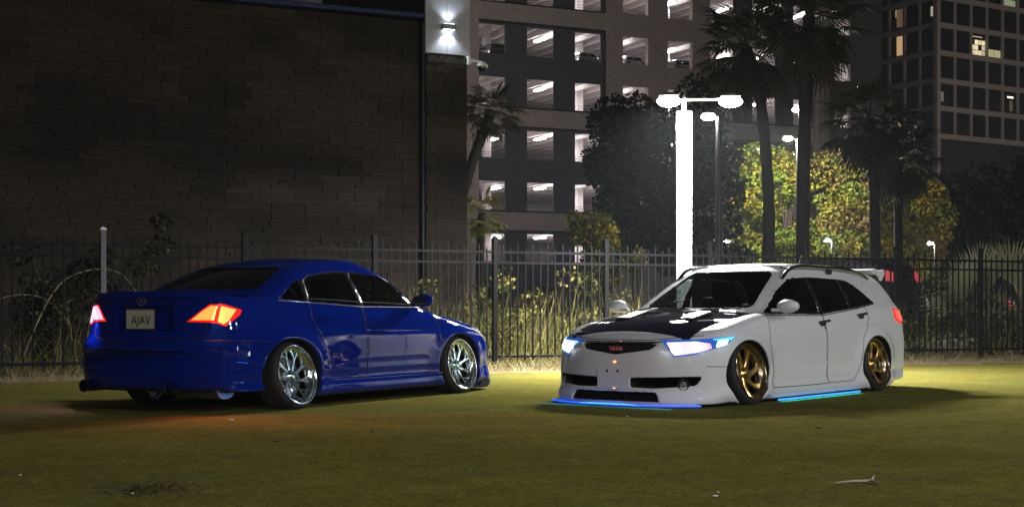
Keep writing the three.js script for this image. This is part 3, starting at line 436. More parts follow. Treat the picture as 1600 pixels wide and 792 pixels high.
// ---------------------------------------------------------------- the blue saloon, seen from its rear right
{
  const car = thing('blue_saloon_car', 'dark blue lowered saloon with tail lamps lit, turned away at left', 'car', [-1.90, 0, -13.81], 60.7 * deg);
  car.updateMatrixWorld(true);
  const paint = phys([0.0003, 0.0105, 0.155], 0.8, { specularIntensity: 0, clearcoat: 0.75, clearcoatRoughness: 0.012 });
  const { whole, made, side } = carBody(car, blueP, paint, { plate_recess: paint });
  for (const s of [-1, 1]) { const k = s > 0 ? 'right' : 'left';
    part('door_moulding', patch(whole, s * RT, side(s, [[0.90, 0.448], [0.90, 0.478], [-0.27, 0.482], [-0.27, 0.452]]), 0.009, 0.03, 0.012), paint, made['front_door_' + k]);
    part('door_moulding', patch(whole, s * RT, side(s, [[-0.29, 0.452], [-0.29, 0.482], [-0.93, 0.488], [-0.91, 0.458]]), 0.009, 0.03, 0.012), paint, made['rear_door_' + k]);
    part('handle', patch(whole, s * RT, rounded(side(s, [[-0.05, 0.715], [-0.05, 0.742], [-0.23, 0.75], [-0.23, 0.723]]), 0.012), 0.026, 0.02, 0.03), paint, made['front_door_' + k]);
    part('handle', patch(whole, s * RT, rounded(side(s, [[-0.76, 0.745], [-0.76, 0.772], [-0.94, 0.78], [-0.94, 0.753]]), 0.012), 0.026, 0.02, 0.03), paint, made['rear_door_' + k]);
    part('belt_trim', bodyLine(whole, s * RT, side(s, [[0.84, 0.858], [-0.28, 0.862], [-1.05, 0.898], [-1.44, 0.915]]), 0.006, 0.001), M.chrome, car);
  }
  // tail lamps: a red lens on the corner, its two lit cells proud of it
  const outline = [[-2.225, 0.738, 0.43], [-2.163, 0.835, 0.535], [-2.132, 0.879, 0.585], [-2.07, 0.879, 0.68], [-1.96, 0.832, 0.775], [-1.985, 0.795, 0.775], [-2.085, 0.702, 0.705], [-2.125, 0.732, 0.635]];
  const cellIn = [[-2.205, 0.752, 0.462], [-2.16, 0.826, 0.54], [-2.128, 0.866, 0.592], [-2.10, 0.866, 0.632], [-2.125, 0.752, 0.622]], cellOut = [[-2.085, 0.864, 0.66], [-2.0, 0.832, 0.738], [-2.06, 0.745, 0.71], [-2.091, 0.718, 0.692], [-2.115, 0.738, 0.655]];
  for (const s of [1, -1]) {
    const phi = s * 132 * deg, m = (l) => at3(phi, s > 0 ? l : flip(l));
    const lens = part('tail_light', patch(whole, phi, m(outline), 0.004, 0.02, 0.012), M.redLens, car);
    if (s < 0) lens.userData.label = 'tail light glaring white and violet';
    part('lit_cell', patch(whole, phi, m(cellIn), 0.009, 0.02, 0.004), s > 0 ? glow([1, 0.13, 0.012], 3.6) : glow([1, 0.30, 0.42], 2.2), lens);
    part('lit_cell', patch(whole, phi, m(cellOut), 0.009, 0.02, 0.004), s > 0 ? glow([1, 0.17, 0.022], 4) : glow([0.82, 0.55, 1.0], 1.5), lens);
    areaLight(car, s > 0 ? [1, 0.10, 0.03] : [0.75, 0.45, 1], s > 0 ? 330 : 220, 0.30, 0.14, V(-2.13, 0.80, s * 0.66), V(-3.0, 0.4, s > 0 ? 3.4 : -1.6));
  }
  // boot: spoiler lip, emblem, number plate
  part('spoiler_lip', patch(whole, Math.PI, rounded([[-0.60, 0.935], [0.60, 0.935], [0.56, 0.968], [-0.56, 0.968]], 0.02), 0.022, 0.03, 0.03), paint, made.boot_lid);
  const em = onBody(whole, Math.PI, 0.03, 0.905, 0.004);
  part('emblem', merged([new THREE.TorusGeometry(0.036, 0.005, 8, 28).scale(1.25, 1, 1), bar(V(-0.02, -0.028, 0), V(0, 0.03, 0), 0.005), bar(V(0.02, -0.028, 0), V(0, 0.03, 0), 0.005)]).rotateY(-RT).translate(em.p.x, em.p.y, em.p.z), M.chrome, made.boot_lid);
  const pl = new THREE.Group(); pl.name = 'number_plate'; pl.position.set(-2.262, 0.757, -0.03); pl.rotation.set(0, -RT, 0); car.add(pl);
  part('plate_sheet', rbox(0.305, 0.152, 0.004, 0.002), new THREE.MeshStandardMaterial({ map: plateTexture('AJAV', '#b9b6a4', '#3a4a42'), roughness: 0.4, metalness: 0.2 }), pl); part('plate_frame', merged([box(0.325, 0.010, 0.010, 0, 0.081, 0), box(0.325, 0.010, 0.010, 0, -0.081, 0), box(0.010, 0.152, 0.010, 0.1575, 0, 0), box(0.010, 0.152, 0.010, -0.1575, 0, 0)]), M.chrome, pl);
  part('shut_line', bodyLine(whole, Math.PI, [[-0.62, 0.93], [-0.60, 0.62], [-0.5, 0.592], [0.5, 0.592], [0.60, 0.62], [0.62, 0.93]], 0.004, -0.0015), M.dark, made.boot_lid);
  part('shut_line', bodyLine(whole, 135 * deg, at3(135 * deg, [[-1.66, 0.575, 0.84], [-1.9, 0.582, 0.83], [-2.1, 0.588, 0.72], [-2.25, 0.59, 0.5]]), 0.004, -0.0015), M.dark, made.rear_bumper);
  part('exhaust_silencer', new THREE.CylinderGeometry(0.085, 0.085, 0.42, 20).rotateX(RT).scale(1.25, 0.8, 1).translate(-2.08, 0.185, 0.50), M.steel, car);
  for (const z of [0.36, -0.58]) part('exhaust_tip', lathe([[0.046, -0.1], [0.05, 0.1], [0.053, 0.105], [0.046, 0.1], [0.042, -0.08], [0, -0.08]], 24).rotateY(-RT).translate(-2.25, 0.205, z), M.darkChrome, car);
  part('front_lip', patch(whole, 45 * deg, at3(45 * deg, [[2.29, 0.05, 0.3], [2.29, 0.10, 0.3], [2.0, 0.10, 0.78], [1.80, 0.10, 0.82], [1.80, 0.05, 0.82], [2.0, 0.05, 0.78]]), 0.012, 0.03, 0.02), paint, made.front_bumper);
  const hl = [[2.12, 0.60, 0.50], [2.12, 0.52, 0.52], [1.98, 0.50, 0.72], [1.78, 0.56, 0.83], [1.62, 0.655, 0.82], [1.86, 0.65, 0.74]];
  for (const s of [1, -1]) part('headlight', patch(whole, s * 45 * deg, at3(s * 45 * deg, s > 0 ? hl : flip(hl)), 0.004, 0.03, 0.01), phys([0.45, 0.47, 0.5], 0.08, { metalness: 0.5, clearcoat: 1 }), car);
  mirrors(car, 0.62, 0.885, 0.80, paint);
  for (const s of [-1, 1]) { wheel(car, -1.335, 0.288, 0.845, s, 0, 12 * deg, 0.3, 'chrome', s > 0 ? 2.9 : 0.2); wheel(car, 1.335, 0.288, 0.845, s, -0.04, 10 * deg, 0.9, 'chrome', s > 0 ? 2.9 : 0.2); }
}
// ---------------------------------------------------------------- the white estate, seen from its front left
{
  const car = thing('white_estate_car', 'white lowered estate with black bonnet, gold wheels and blue glow beneath', 'car', [2.26, 0, -14.41], -127.9 * deg);
  car.updateMatrixWorld(true);
  const paint = phys([0.66, 0.67, 0.70], 0.4, { specularIntensity: 0.3, clearcoat: 1, clearcoatRoughness: 0.012 });
  const weave = texture(128, (u, v) => { const a = Math.floor(u * 32), b = Math.floor(v * 32), k = ((a + b) % 4 < 2) ? 0.16 : 0.11; return [k, k, k * 1.08]; }); 
  const carbon = phys([0.010, 0.012, 0.022], 1, { specularIntensity: 0, clearcoat: 1, clearcoatRoughness: 0.008 });
  const { whole, made, side } = carBody(car, whiteP, paint, { bonnet: carbon });
  made.bonnet.userData.label = 'glossy black carbon bonnet';
  for (const s of [-1, 1]) { const k = s > 0 ? 'right' : 'left';
    for (const [door, x, y] of [['front_door_', -0.17, 0.702], ['rear_door_', -1.08, 0.768]]) {
      part('handle_cup', patch(whole, s * RT, rounded(side(s, [[x + 0.075, y - 0.03], [x + 0.075, y + 0.022], [x - 0.055, y + 0.03], [x - 0.055, y - 0.022]]), 0.02), 0.001, 0.02, 0.003), M.blackPlastic, made[door + k]);  // flat black patch: the shadow behind the handle put into colour
      part('handle', patch(whole, s * RT, rounded(side(s, [[x + 0.11, y - 0.004], [x + 0.11, y + 0.018], [x - 0.11, y + 0.032], [x - 0.11, y + 0.01]]), 0.01), 0.03, 0.02, 0.022), M.chrome, made[door + k]);
    }
    part('belt_trim', bodyLine(whole, s * RT, side(s, [[0.90, 0.785], [-0.2, 0.778], [-0.9, 0.832], [-1.5, 0.893]]), 0.005, 0.001), M.gloss, car);
    // roof rail on two feet
    const rail = [[0.22, -0.004], [0.08, 0.042], [-0.1, 0.060], [-0.6, 0.064], [-1.2, 0.060], [-1.55, 0.040], [-1.72, -0.002]].map(([x, o]) => onTop(whole, x, s * 0.575, o));
    part('roof_rail', new THREE.TubeGeometry(new THREE.CatmullRomCurve3(rail), 60, 0.018, 8), M.gloss, car);
    const foot = onTop(whole, -0.8, s * 0.575, 0.02); part('rail_foot', rbox(0.12, 0.05, 0.03, 0.012, foot.x, foot.y, foot.z), M.blackPlastic, car);
  }
  // front: headlights
  const hl = [[2.10, 0.572, -0.40], [2.11, 0.50, -0.47], [2.10, 0.428, -0.525], [1.975, 0.452, -0.672], [1.86, 0.497, -0.765], [1.75, 0.522, -0.825], [1.60, 0.605, -0.85], [1.80, 0.59, -0.757], [1.94, 0.577, -0.65]];
  const main = [[2.10, 0.548, -0.45], [2.10, 0.44, -0.525], [1.98, 0.465, -0.67], [1.89, 0.492, -0.74], [1.87, 0.54, -0.745], [1.95, 0.558, -0.65]], outer = [[1.84, 0.508, -0.78], [1.75, 0.53, -0.826], [1.70, 0.572, -0.83], [1.80, 0.562, -0.775]];
  for (const s of [-1, 1]) {
    const phi = s * 40 * deg, m = (l) => at3(phi, s < 0 ? l : flip(l));
    const lens = part('headlight', patch(whole, phi, m(hl), 0.004, 0.02, 0.012), phys([0.10, 0.13, 0.2], 0.12, { metalness: 0.5, clearcoat: 1, emissive: rgb(0.01, 0.16, 0.9), emissiveIntensity: 0.5 }), car);
    const spot = (list, o, mat, name) => part(name, patch(whole, phi, rounded(m(list), 0.012), o, 0.015, 0.005), mat, lens);
    spot(main, 0.009, glow(s < 0 ? [1, 0.80, 0.98] : [0.6, 0.88, 1], 1.0), 'reflector');
    for (const [x, y, z, r, k] of [[2.085, 0.496, -0.535, 0.042, 16], [1.985, 0.512, -0.665, 0.038, 9]]) { const c = [x, y, s < 0 ? z : -z], [a] = at3(phi, [c])[0], ring = Array.from({ length: 14 }, (_, i) => [a + r * Math.cos(i * Math.PI / 7 + 0.1), y + r * Math.sin(i * Math.PI / 7 + 0.1)]); part('projector_lamp', patch(whole, phi, ring, 0.014, 0.012, 0.006), glow([0.95, 0.95, 1], k), lens); }
    spot([[1.90, 0.538, -0.735], [1.89, 0.495, -0.745], [1.872, 0.50, -0.76], [1.88, 0.545, -0.748]], 0.012, glow([1, 0.45, 0.5], 1.0), 'amber_lamp');
    spot(outer, 0.010, glow([0.45, 0.95, 1], 5), 'marker_lamp');
    spot([[1.85, 0.578, -0.755], [1.79, 0.582, -0.775], [1.62, 0.602, -0.848], [1.68, 0.565, -0.835], [1.70, 0.578, -0.82], [1.80, 0.568, -0.772]], 0.009, glow([0.02, 0.55, 1], 1.6), 'light_guide');
    areaLight(car, [0.75, 0.85, 1], 16, 0.30, 0.10, V(2.13, 0.51, s * 0.60), V(4.0, 0.42, s * 0.95));
  }
  // grille: slats, chrome edge and a red badge; fog lamps; plate bracket
  for (let i = 0; i < 3; i++) { const y = 0.472 + i * 0.024, hw = 0.16 + i * 0.085; part('grille_slat', patch(whole, 0, [[-hw, y], [-hw, y + 0.008], [hw, y + 0.008], [hw, y]], -0.02, 0.04, 0.012), M.blackPlastic, car); }
  part('grille_trim', bodyLine(whole, 0, [[-0.42, 0.553], [-0.2, 0.553], [0.2, 0.553], [0.42, 0.553]], 0.008, 0.002), M.chrome, car);
  const badge = part('badge', patch(whole, 0, [[-0.075, 0.488], [-0.055, 0.516], [0.075, 0.516], [0.055, 0.488]], -0.004, 0.03, 0.012), std([0.75, 0.72, 0.7], 0.3, 0.6), car);
  for (const [a, w] of [[-0.055, 0.026], [-0.018, 0.03], [0.02, 0.03]]) part('badge_stripe', patch(whole, 0, [[a, 0.491], [a + 0.014, 0.513], [a + 0.014 + w, 0.513], [a + w, 0.491]], -0.002, 0.02, 0.003), phys([0.7, 0.02, 0.02], 0.3), badge);
  for (const s of [-1, 1]) { const h = onBody(whole, s * 25 * deg, at3(s * 25 * deg, [[2.05, 0.195, s * 0.60]])[0][0], 0.195, -0.01), q = new THREE.Quaternion().setFromUnitVectors(V(0, 0, 1), V(h.n.x, 0, h.n.z).normalize());
    const fl = part('fog_lamp', lathe([[0.0, 0.0], [0.036, 0.004], [0.042, 0.012], [0.050, 0.012], [0.054, 0.0], [0.054, -0.05]], 32).applyQuaternion(q).translate(...h.p), M.gloss, car); part('fog_lens', new THREE.SphereGeometry(0.036, 20, 12, 0, 7, 0, 1).rotateX(RT).scale(1, 1, 0.45).applyQuaternion(q).translate(h.p.x, h.p.y, h.p.z), phys([0.3, 0.32, 0.35], 0.05, { clearcoat: 1, metalness: 0.6 }), fl); }
  const br = part('plate_bracket', patch(whole, 0, rounded([[-0.155, 0.150], [-0.155, 0.322], [0.155, 0.322], [0.155, 0.150]], 0.008), 0.012, 0.03, 0.014), paint, car);
  for (const a of [-0.055, 0.055]) { const h = onBody(whole, 0, a, 0.303, 0.0125); part('bolt_hole', new THREE.CylinderGeometry(0.012, 0.012, 0.003, 16).rotateZ(RT).translate(...h.p), M.dark, br); }
  part('splitter', patch(whole, 0, [[-0.72, 0.016], [-0.72, 0.038], [0.72, 0.038], [0.72, 0.016]], 0.03, 0.03, 0.05), paint, made.front_bumper);
  part('shut_line', bodyLine(whole, 0, [[-0.70, 0.612], [-0.5, 0.590], [-0.3, 0.572], [0.3, 0.572], [0.5, 0.590], [0.70, 0.612]], 0.004, 0), M.dark, made.front_bumper);
  part('shut_line', bodyLine(whole, -60 * deg, at3(-60 * deg, [[1.60, 0.34, -0.86], [1.75, 0.345, -0.85], [1.95, 0.35, -0.75]]), 0.003, 0), M.dark, made.front_bumper);
  for (const a of [-0.34, 0.34]) { const h = onTop(whole, 1.42, a, 0.0); part('bonnet_vent', rbox(0.34, 0.03, 0.15, 0.012, 0, 0, 0).rotateZ(-0.18).translate(h.x, h.y + 0.004, h.z), M.blackPlastic, made.bonnet); }
  // rear: lamps, roof spoiler, aerial, wiper
  const tl = [[-1.97, 0.848, -0.77], [-2.16, 0.83, -0.755], [-2.22, 0.70, -0.75], [-2.06, 0.682, -0.81], [-1.955, 0.73, -0.80]], lit = [[-2.0, 0.83, -0.77], [-2.13, 0.815, -0.76], [-2.18, 0.72, -0.76], [-2.07, 0.705, -0.80], [-2.0, 0.74, -0.80]];
  for (const s of [-1, 1]) { const phi = s * 125 * deg, m = (l) => at3(phi, s < 0 ? l : flip(l)), lens = part('tail_light', patch(whole, phi, m(tl), 0.005, 0.02, 0.012), M.redLens, car); part('lit_cell', patch(whole, phi, m(lit), 0.010, 0.02, 0.004), glow([1, 0.05, 0.02], 1.2), lens); }
  const sp = new THREE.Shape(); sp.moveTo(0, 0); sp.lineTo(-0.20, 0.012); sp.lineTo(-0.21, 0.027); sp.lineTo(-0.02, 0.05); sp.lineTo(0.1, 0.035); sp.closePath();
  part('roof_spoiler', new THREE.ExtrudeGeometry(sp, { depth: 1.14, bevelEnabled: true, bevelSize: 0.008, bevelThickness: 0.012, bevelSegments: 3 }).translate(-1.9, 1.215, -0.57), paint, car);
  for (const s of [-1, 1]) { const e = new THREE.Shape(); e.moveTo(0.02, 0); e.lineTo(-0.19, 0.025); e.lineTo(-0.23, -0.01); e.lineTo(-0.15, -0.085); e.lineTo(-0.08, -0.03); e.closePath(); part('spoiler_fin', new THREE.ExtrudeGeometry(e, { depth: 0.02, bevelEnabled: true, bevelSize: 0.006, bevelThickness: 0.006, bevelSegments: 2 }).translate(-1.9, 1.235, s * 0.585 - 0.01), paint, car); }
  const an = onTop(whole, -1.45, 0.1, 0); part('aerial', merged([bar(an, an.clone().add(V(-0.12, 0.15, 0)), 0.004, 0.002), rbox(0.09, 0.03, 0.05, 0.012, an.x, an.y + 0.008, an.z)]), M.blackPlastic, car);
  for (const [a, b] of [[[1.09, 0.5], [0.86, 0.02]], [[1.12, -0.05], [0.9, -0.52]]]) part('wiper', bar(onTop(whole, a[0], a[1], 0.015), onTop(whole, b[0], b[1], 0.02), 0.008, 0.006), M.blackPlastic, car);
  mirrors(car, 0.80, 0.83, 0.86, paint);
  for (const s of [-1, 1]) { wheel(car, -1.3525, 0.286, 0.86, s, 0, 11 * deg, 0.2, 'gold', s > 0 ? 2.9 : 0.2); wheel(car, 1.3525, 0.286, 0.86, s, -0.03, 12 * deg, 0.75, 'gold', 2.9); }
  // blue light strips under the bumper and the sills
  const strip = glow([0.0, 0.09, 1], 1.5), cyan = glow([0.0, 0.34, 1], 1.3);
  { const c = []; for (let i = 0; i <= 40; i++) { const h = onBody(whole, 0, lerp(-0.74, 0.74, i / 40), 0.07, 0.055); c.push(h.p.setY(0.018)); } part('glow_strip', new THREE.TubeGeometry(new THREE.CatmullRomCurve3(c), 80, 0.0075, 8), strip, car); }
  for (const s of [-1, 1]) { part('glow_strip', new THREE.CapsuleGeometry(0.009, 1.74, 6, 10).rotateZ(RT).translate(0.0, 0.016, s < 0 ? -0.885 : 0.74), cyan, car); areaLight(car, [0.02, 0.4, 1], 40, 1.7, 0.03, V(0, 0.012, s < 0 ? -0.9 : 0.76), V(0, -0.5, s * 1.1)); }
  areaLight(car, [0.02, 0.2, 1], 45, 1.3, 0.03, V(2.34, 0.03, 0), V(2.8, -0.5, 0));
}
// ---------------------------------------------------------------- the stone-clad building at the left
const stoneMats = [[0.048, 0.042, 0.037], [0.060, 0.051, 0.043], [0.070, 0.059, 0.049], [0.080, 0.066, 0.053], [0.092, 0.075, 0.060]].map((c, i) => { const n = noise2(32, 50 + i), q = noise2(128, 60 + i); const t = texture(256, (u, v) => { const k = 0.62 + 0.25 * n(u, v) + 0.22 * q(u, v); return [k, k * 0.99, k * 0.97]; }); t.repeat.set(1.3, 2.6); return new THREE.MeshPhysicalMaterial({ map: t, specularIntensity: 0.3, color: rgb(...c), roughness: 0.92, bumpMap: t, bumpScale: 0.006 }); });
{
  const b = thing('stone_building', 'dark stone-clad building with a metal panel at its right corner', 'building', [-0.856, 0, -27], alongYaw);
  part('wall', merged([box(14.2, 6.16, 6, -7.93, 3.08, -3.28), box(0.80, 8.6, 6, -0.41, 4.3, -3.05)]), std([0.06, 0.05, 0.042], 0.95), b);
  part('coping', rbox(14.2, 0.09, 0.42, 0.015, -7.93, 6.215, -0.2), std([0.02, 0.03, 0.09], 0.35, 0.6), b);
  part('metal_panel', rbox(0.425, 2.6, 0.06, 0.004, -0.6125, 6.84, 0.0), std([0.42, 0.42, 0.45], 0.5, 0.25), b); part('metal_panel', rbox(0.455, 2.6, 0.06, 0.004, -0.165, 6.84, 0.0), std([0.42, 0.42, 0.45], 0.5, 0.25), b);
  part('corner_trim', box(0.03, 6.1, 0.07, -0.835, 3.05, -0.07), std([0.05, 0.05, 0.055], 0.6), b);
  // ledge stones, course by course; the ones that show largest are pieces of their own, the rest one piece
  const shapes = [0.32, 0.46, 0.62, 0.8].map((w) => [0, 1, 2].map((v) => { const g = new THREE.BoxGeometry(w - 0.004, 1, 0.1, 3, 1, 1), p = g.attributes.position; for (let i = 0; i < p.count; i++) { if (p.getZ(i) > 0) { p.setZ(i, p.getZ(i) + (v * 0.37 + i * 0.61) % 1 * 0.014 - 0.007); p.setX(i, p.getX(i) * (1 - 0.01 * ((i * 7 + v) % 3))); } } g.computeVertexNormals(); return g; }));
  const stain = noise2(16, 77); let own = 0; const rest = stoneMats.map(() => []);
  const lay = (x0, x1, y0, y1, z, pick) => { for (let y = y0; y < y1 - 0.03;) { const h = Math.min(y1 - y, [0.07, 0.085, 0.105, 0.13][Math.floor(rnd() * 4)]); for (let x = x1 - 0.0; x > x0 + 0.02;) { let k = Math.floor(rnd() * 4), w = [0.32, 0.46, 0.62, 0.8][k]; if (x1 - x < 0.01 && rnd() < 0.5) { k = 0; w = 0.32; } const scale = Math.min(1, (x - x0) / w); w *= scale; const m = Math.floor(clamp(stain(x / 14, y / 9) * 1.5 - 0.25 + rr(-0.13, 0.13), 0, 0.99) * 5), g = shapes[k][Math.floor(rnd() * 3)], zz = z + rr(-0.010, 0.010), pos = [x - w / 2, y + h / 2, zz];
    if (own < 300 && pick(x)) { own++; const s = part('stone', g, stoneMats[m], b); s.position.set(...pos); s.scale.set(scale, h - 0.003, 1); } else rest[m].push(g.clone().scale(scale, h - 0.003, 1).translate(...pos)); x -= w; } y += h; } };
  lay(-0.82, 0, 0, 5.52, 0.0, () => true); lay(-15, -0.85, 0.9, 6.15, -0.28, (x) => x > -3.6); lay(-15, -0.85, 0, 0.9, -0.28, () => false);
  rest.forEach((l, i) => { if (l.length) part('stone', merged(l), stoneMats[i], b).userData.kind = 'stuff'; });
  const lampAt = [-0.385, 6.03, 0.03], w = thing('wall_lamp', 'small up and down wall lamp on the metal panel above the stone corner', 'wall lamp'); w.position.copy(b.localToWorld.bind((b.updateMatrixWorld(true), b))(V(...lampAt))); w.rotation.y = alongYaw;
  part('lamp_housing', rbox(0.26, 0.10, 0.10, 0.012, 0, 0, 0.06), std([0.3, 0.3, 0.32], 0.35, 0.7), w);
  for (const s of [1, -1]) { part('lamp_glow', box(0.2, 0.006, 0.07, 0, s * 0.053, 0.06), glow([0.8, 0.9, 1], s < 0 ? 14 : 6), w); const l = new THREE.SpotLight(rgb(0.78, 0.88, 1), s < 0 ? 3.4 : 1.8, 0, 1.0, 0.4); l.position.set(0, s * 0.065, 0.08); l.shadow.radius = 3; l.castShadow = true; w.add(l); l.target.position.set(0, s * 2, -0.12); w.add(l.target); }
  const c = thing('security_camera', 'white dome security camera on an arm at the stone corner', 'camera'); c.position.copy(b.localToWorld(V(0.0, 5.44, 0.06))); c.rotation.y = alongYaw;
  const wm = std([0.7, 0.7, 0.72], 0.4); part('bracket', merged([rbox(0.05, 0.16, 0.10, 0.01, 0.02, 0, 0), rbox(0.05, 0.10, 0.07, 0.01, 0.065, 0, 0)]), wm, c); part('arm', bar(V(0.06, 0.01, 0), V(0.28, -0.01, 0.02), 0.03, 0.024, 12), wm, c);
  part('dome_housing', lathe([[0.018, 0.06], [0.05, 0.045], [0.10, 0.0], [0.115, -0.03], [0.112, -0.05], [0.09, -0.05]], 28).rotateX(-Math.PI / 2).translate(0.29, -0.05, 0.02), wm, c); part('dome', new THREE.SphereGeometry(0.086, 24, 12, 0, Math.PI * 2, Math.PI / 2, Math.PI / 2).translate(0.29, -0.10, 0.02), M.gloss, c);
}
// ---------------------------------------------------------------- the parking garage behind
{
  const g = thing('parking_garage', 'beige parking garage with dark panels and lit open decks', 'building', [2.0, 0, -90.8], alongYaw);
  const n = noise2(64, 71), plaster = texture(256, (u, v) => { const k = 0.86 + 0.14 * n(u, v); return [k, k, k]; }); plaster.repeat.set(0.2, 0.2);
  const beige = new THREE.MeshStandardMaterial({ map: plaster, color: rgb(0.46, 0.40, 0.37), roughness: 0.9 }), grey = new THREE.MeshStandardMaterial({ map: plaster, color: rgb(0.085, 0.088, 0.105), roughness: 0.8 }), edge = std([0.02, 0.02, 0.022], 0.7), conc = std([0.52, 0.49, 0.48], 0.9), deck = std([0.3, 0.29, 0.28], 0.9), wing = new THREE.MeshStandardMaterial({ map: plaster, color: rgb(0.24, 0.21, 0.2), roughness: 0.9 });
  const bay = (k) => -3.53 + 3.39 * k, sill = (j) => 6.93 + 3.22 * j, OW = 1.88, OH = 1.78;
  const rect = (S, x0, y0, x1, y1) => { S.moveTo(x0, y0); S.lineTo(x1, y0); S.lineTo(x1, y1); S.lineTo(x0, y1); S.closePath(); return S; };
  const ext = (s, d, z) => new THREE.ExtrudeGeometry(s, { depth: d, bevelEnabled: false }).translate(0, 0, z);
  const frames = []; for (const [x0, x1, ks] of [[-4.47, 4.42, [0, 1, 2]], [12.35, 20.75, [5, 6, 7]]]) for (const j of [-2, 0, 2, 4]) frames.push([x0, sill(j) - 0.13, x1, sill(j + 1) + OH + 0.22, ks, j]);
  const face = rect(new THREE.Shape(), -12, 0, 21.0, 26);
  for (const f of frames) if (f[1] > 0.2 && f[3] < 26) face.holes.push(rect(new THREE.Path(), f[0], f[1], f[2], f[3]));
  const rows = [-1, 0, 1, 2, 3, 4]; for (const j of rows) for (const k of [3, 4]) face.holes.push(rect(new THREE.Path(), bay(k) - OW / 2, sill(j), bay(k) + OW / 2, sill(j) + OH));
  part('wall', ext(face, 0.35, -0.35), beige, g);
  for (const [x0, y0, x1, y1, ks, j] of frames) { if (y0 < 0.2 || y1 > 26) continue; const s = rect(new THREE.Shape(), x0, y0, x1, y1); for (const k of ks) for (const jj of [j, j + 1]) s.holes.push(rect(new THREE.Path(), Math.max(bay(k) - OW / 2, x0 + 0.05), sill(jj), bay(k) + OW / 2, sill(jj) + OH)); const p = part('dark_panel', ext(s, 0.12, -0.32), grey, g); part('panel_edge', merged([box(x1 - x0, 0.12, 0.4, (x0 + x1) / 2, y1 - 0.06, -0.17), box(x1 - x0, 0.08, 0.4, (x0 + x1) / 2, y0 + 0.04, -0.17), box(0.08, y1 - y0 - 0.2, 0.4, x1 - 0.04, (y0 + y1) / 2, -0.17)]), edge, p); }
  part('pilaster', box(0.95, 26, 0.7, 21.48, 13, -0.1), new THREE.MeshStandardMaterial({ map: plaster, color: rgb(0.5, 0.42, 0.40), roughness: 0.9 }), g);
  // the wing at the right, set back a little
  const ws = rect(new THREE.Shape(), 21.96, 0, 27, 26); for (const j of [0, 1, 2, 3, 4]) ws.holes.push(rect(new THREE.Path(), 22.85, sill(j) + 0.1, 24.2, sill(j) + 1.35)); part('wing_wall', ext(ws, 0.3, -0.6), wing, g);
  // decks, beams, columns and fittings inside
  const tube = glow([1, 0.97, 0.98], 22), hall = rbox(0.26, 0.12, 1.3, 0.03);
  part('back_wall', box(39, 26, 0.3, 7.5, 13, -18.2), conc, g); part('end_wall', box(0.3, 26, 17.6, -11.9, 13, -9.2), conc, g); part('end_wall', box(0.3, 26, 17.4, 27.0, 13, -9.4), conc, g);
  for (let j = -2; j <= 5; j++) part('deck', box(38.4, 0.22, 17.4, 7.5, sill(j) - 0.86, -9.2), j === -2 ? deck : conc, g);
  for (const j of rows) {
    for (let k = -1; k <= 8; k++) { for (const q of [0.1, 1.23, 2.36]) part('beam', box(0.2, 0.36, 17.2, bay(k) + q, sill(j) + 2.07, -9.2), conc, g); if (k % 2 === 0) part('column', box(0.45, 3.0, 0.45, bay(k) + 1.69, sill(j) + 0.75, -4.6), conc, g); }
    for (let k = -1; k <= 8; k++) { const x = bay(k) + ([1.6, 2.35, 1.62, 0.2, 0.3, 1.3, 2.3, 1.5, 1.6, 0.6][k + 1] ?? 1.6), z = -3.5 - (k === 0 ? 1.2 : 0), y = sill(j) + 1.74; if (k === 0 && j > 1) continue; const f = part('ceiling_light', hall, tube, g); f.position.set(x, y, z); const l = new THREE.RectAreaLight(rgb(1, 0.88, 0.90), 135, 0.16, 1.3); l.position.set(x, y - 0.07, z); l.rotation.x = -Math.PI / 2; l.name = 'lamp_light'; g.add(l); }
    part('guard_cable', merged([0.15, 0.4, 0.65, 0.9].map((d) => box(30, 0.03, 0.03, 6, sill(j) - 0.15 + d * 0.6, -0.75))), std([0.12, 0.12, 0.12], 0.6), g);
  }
}
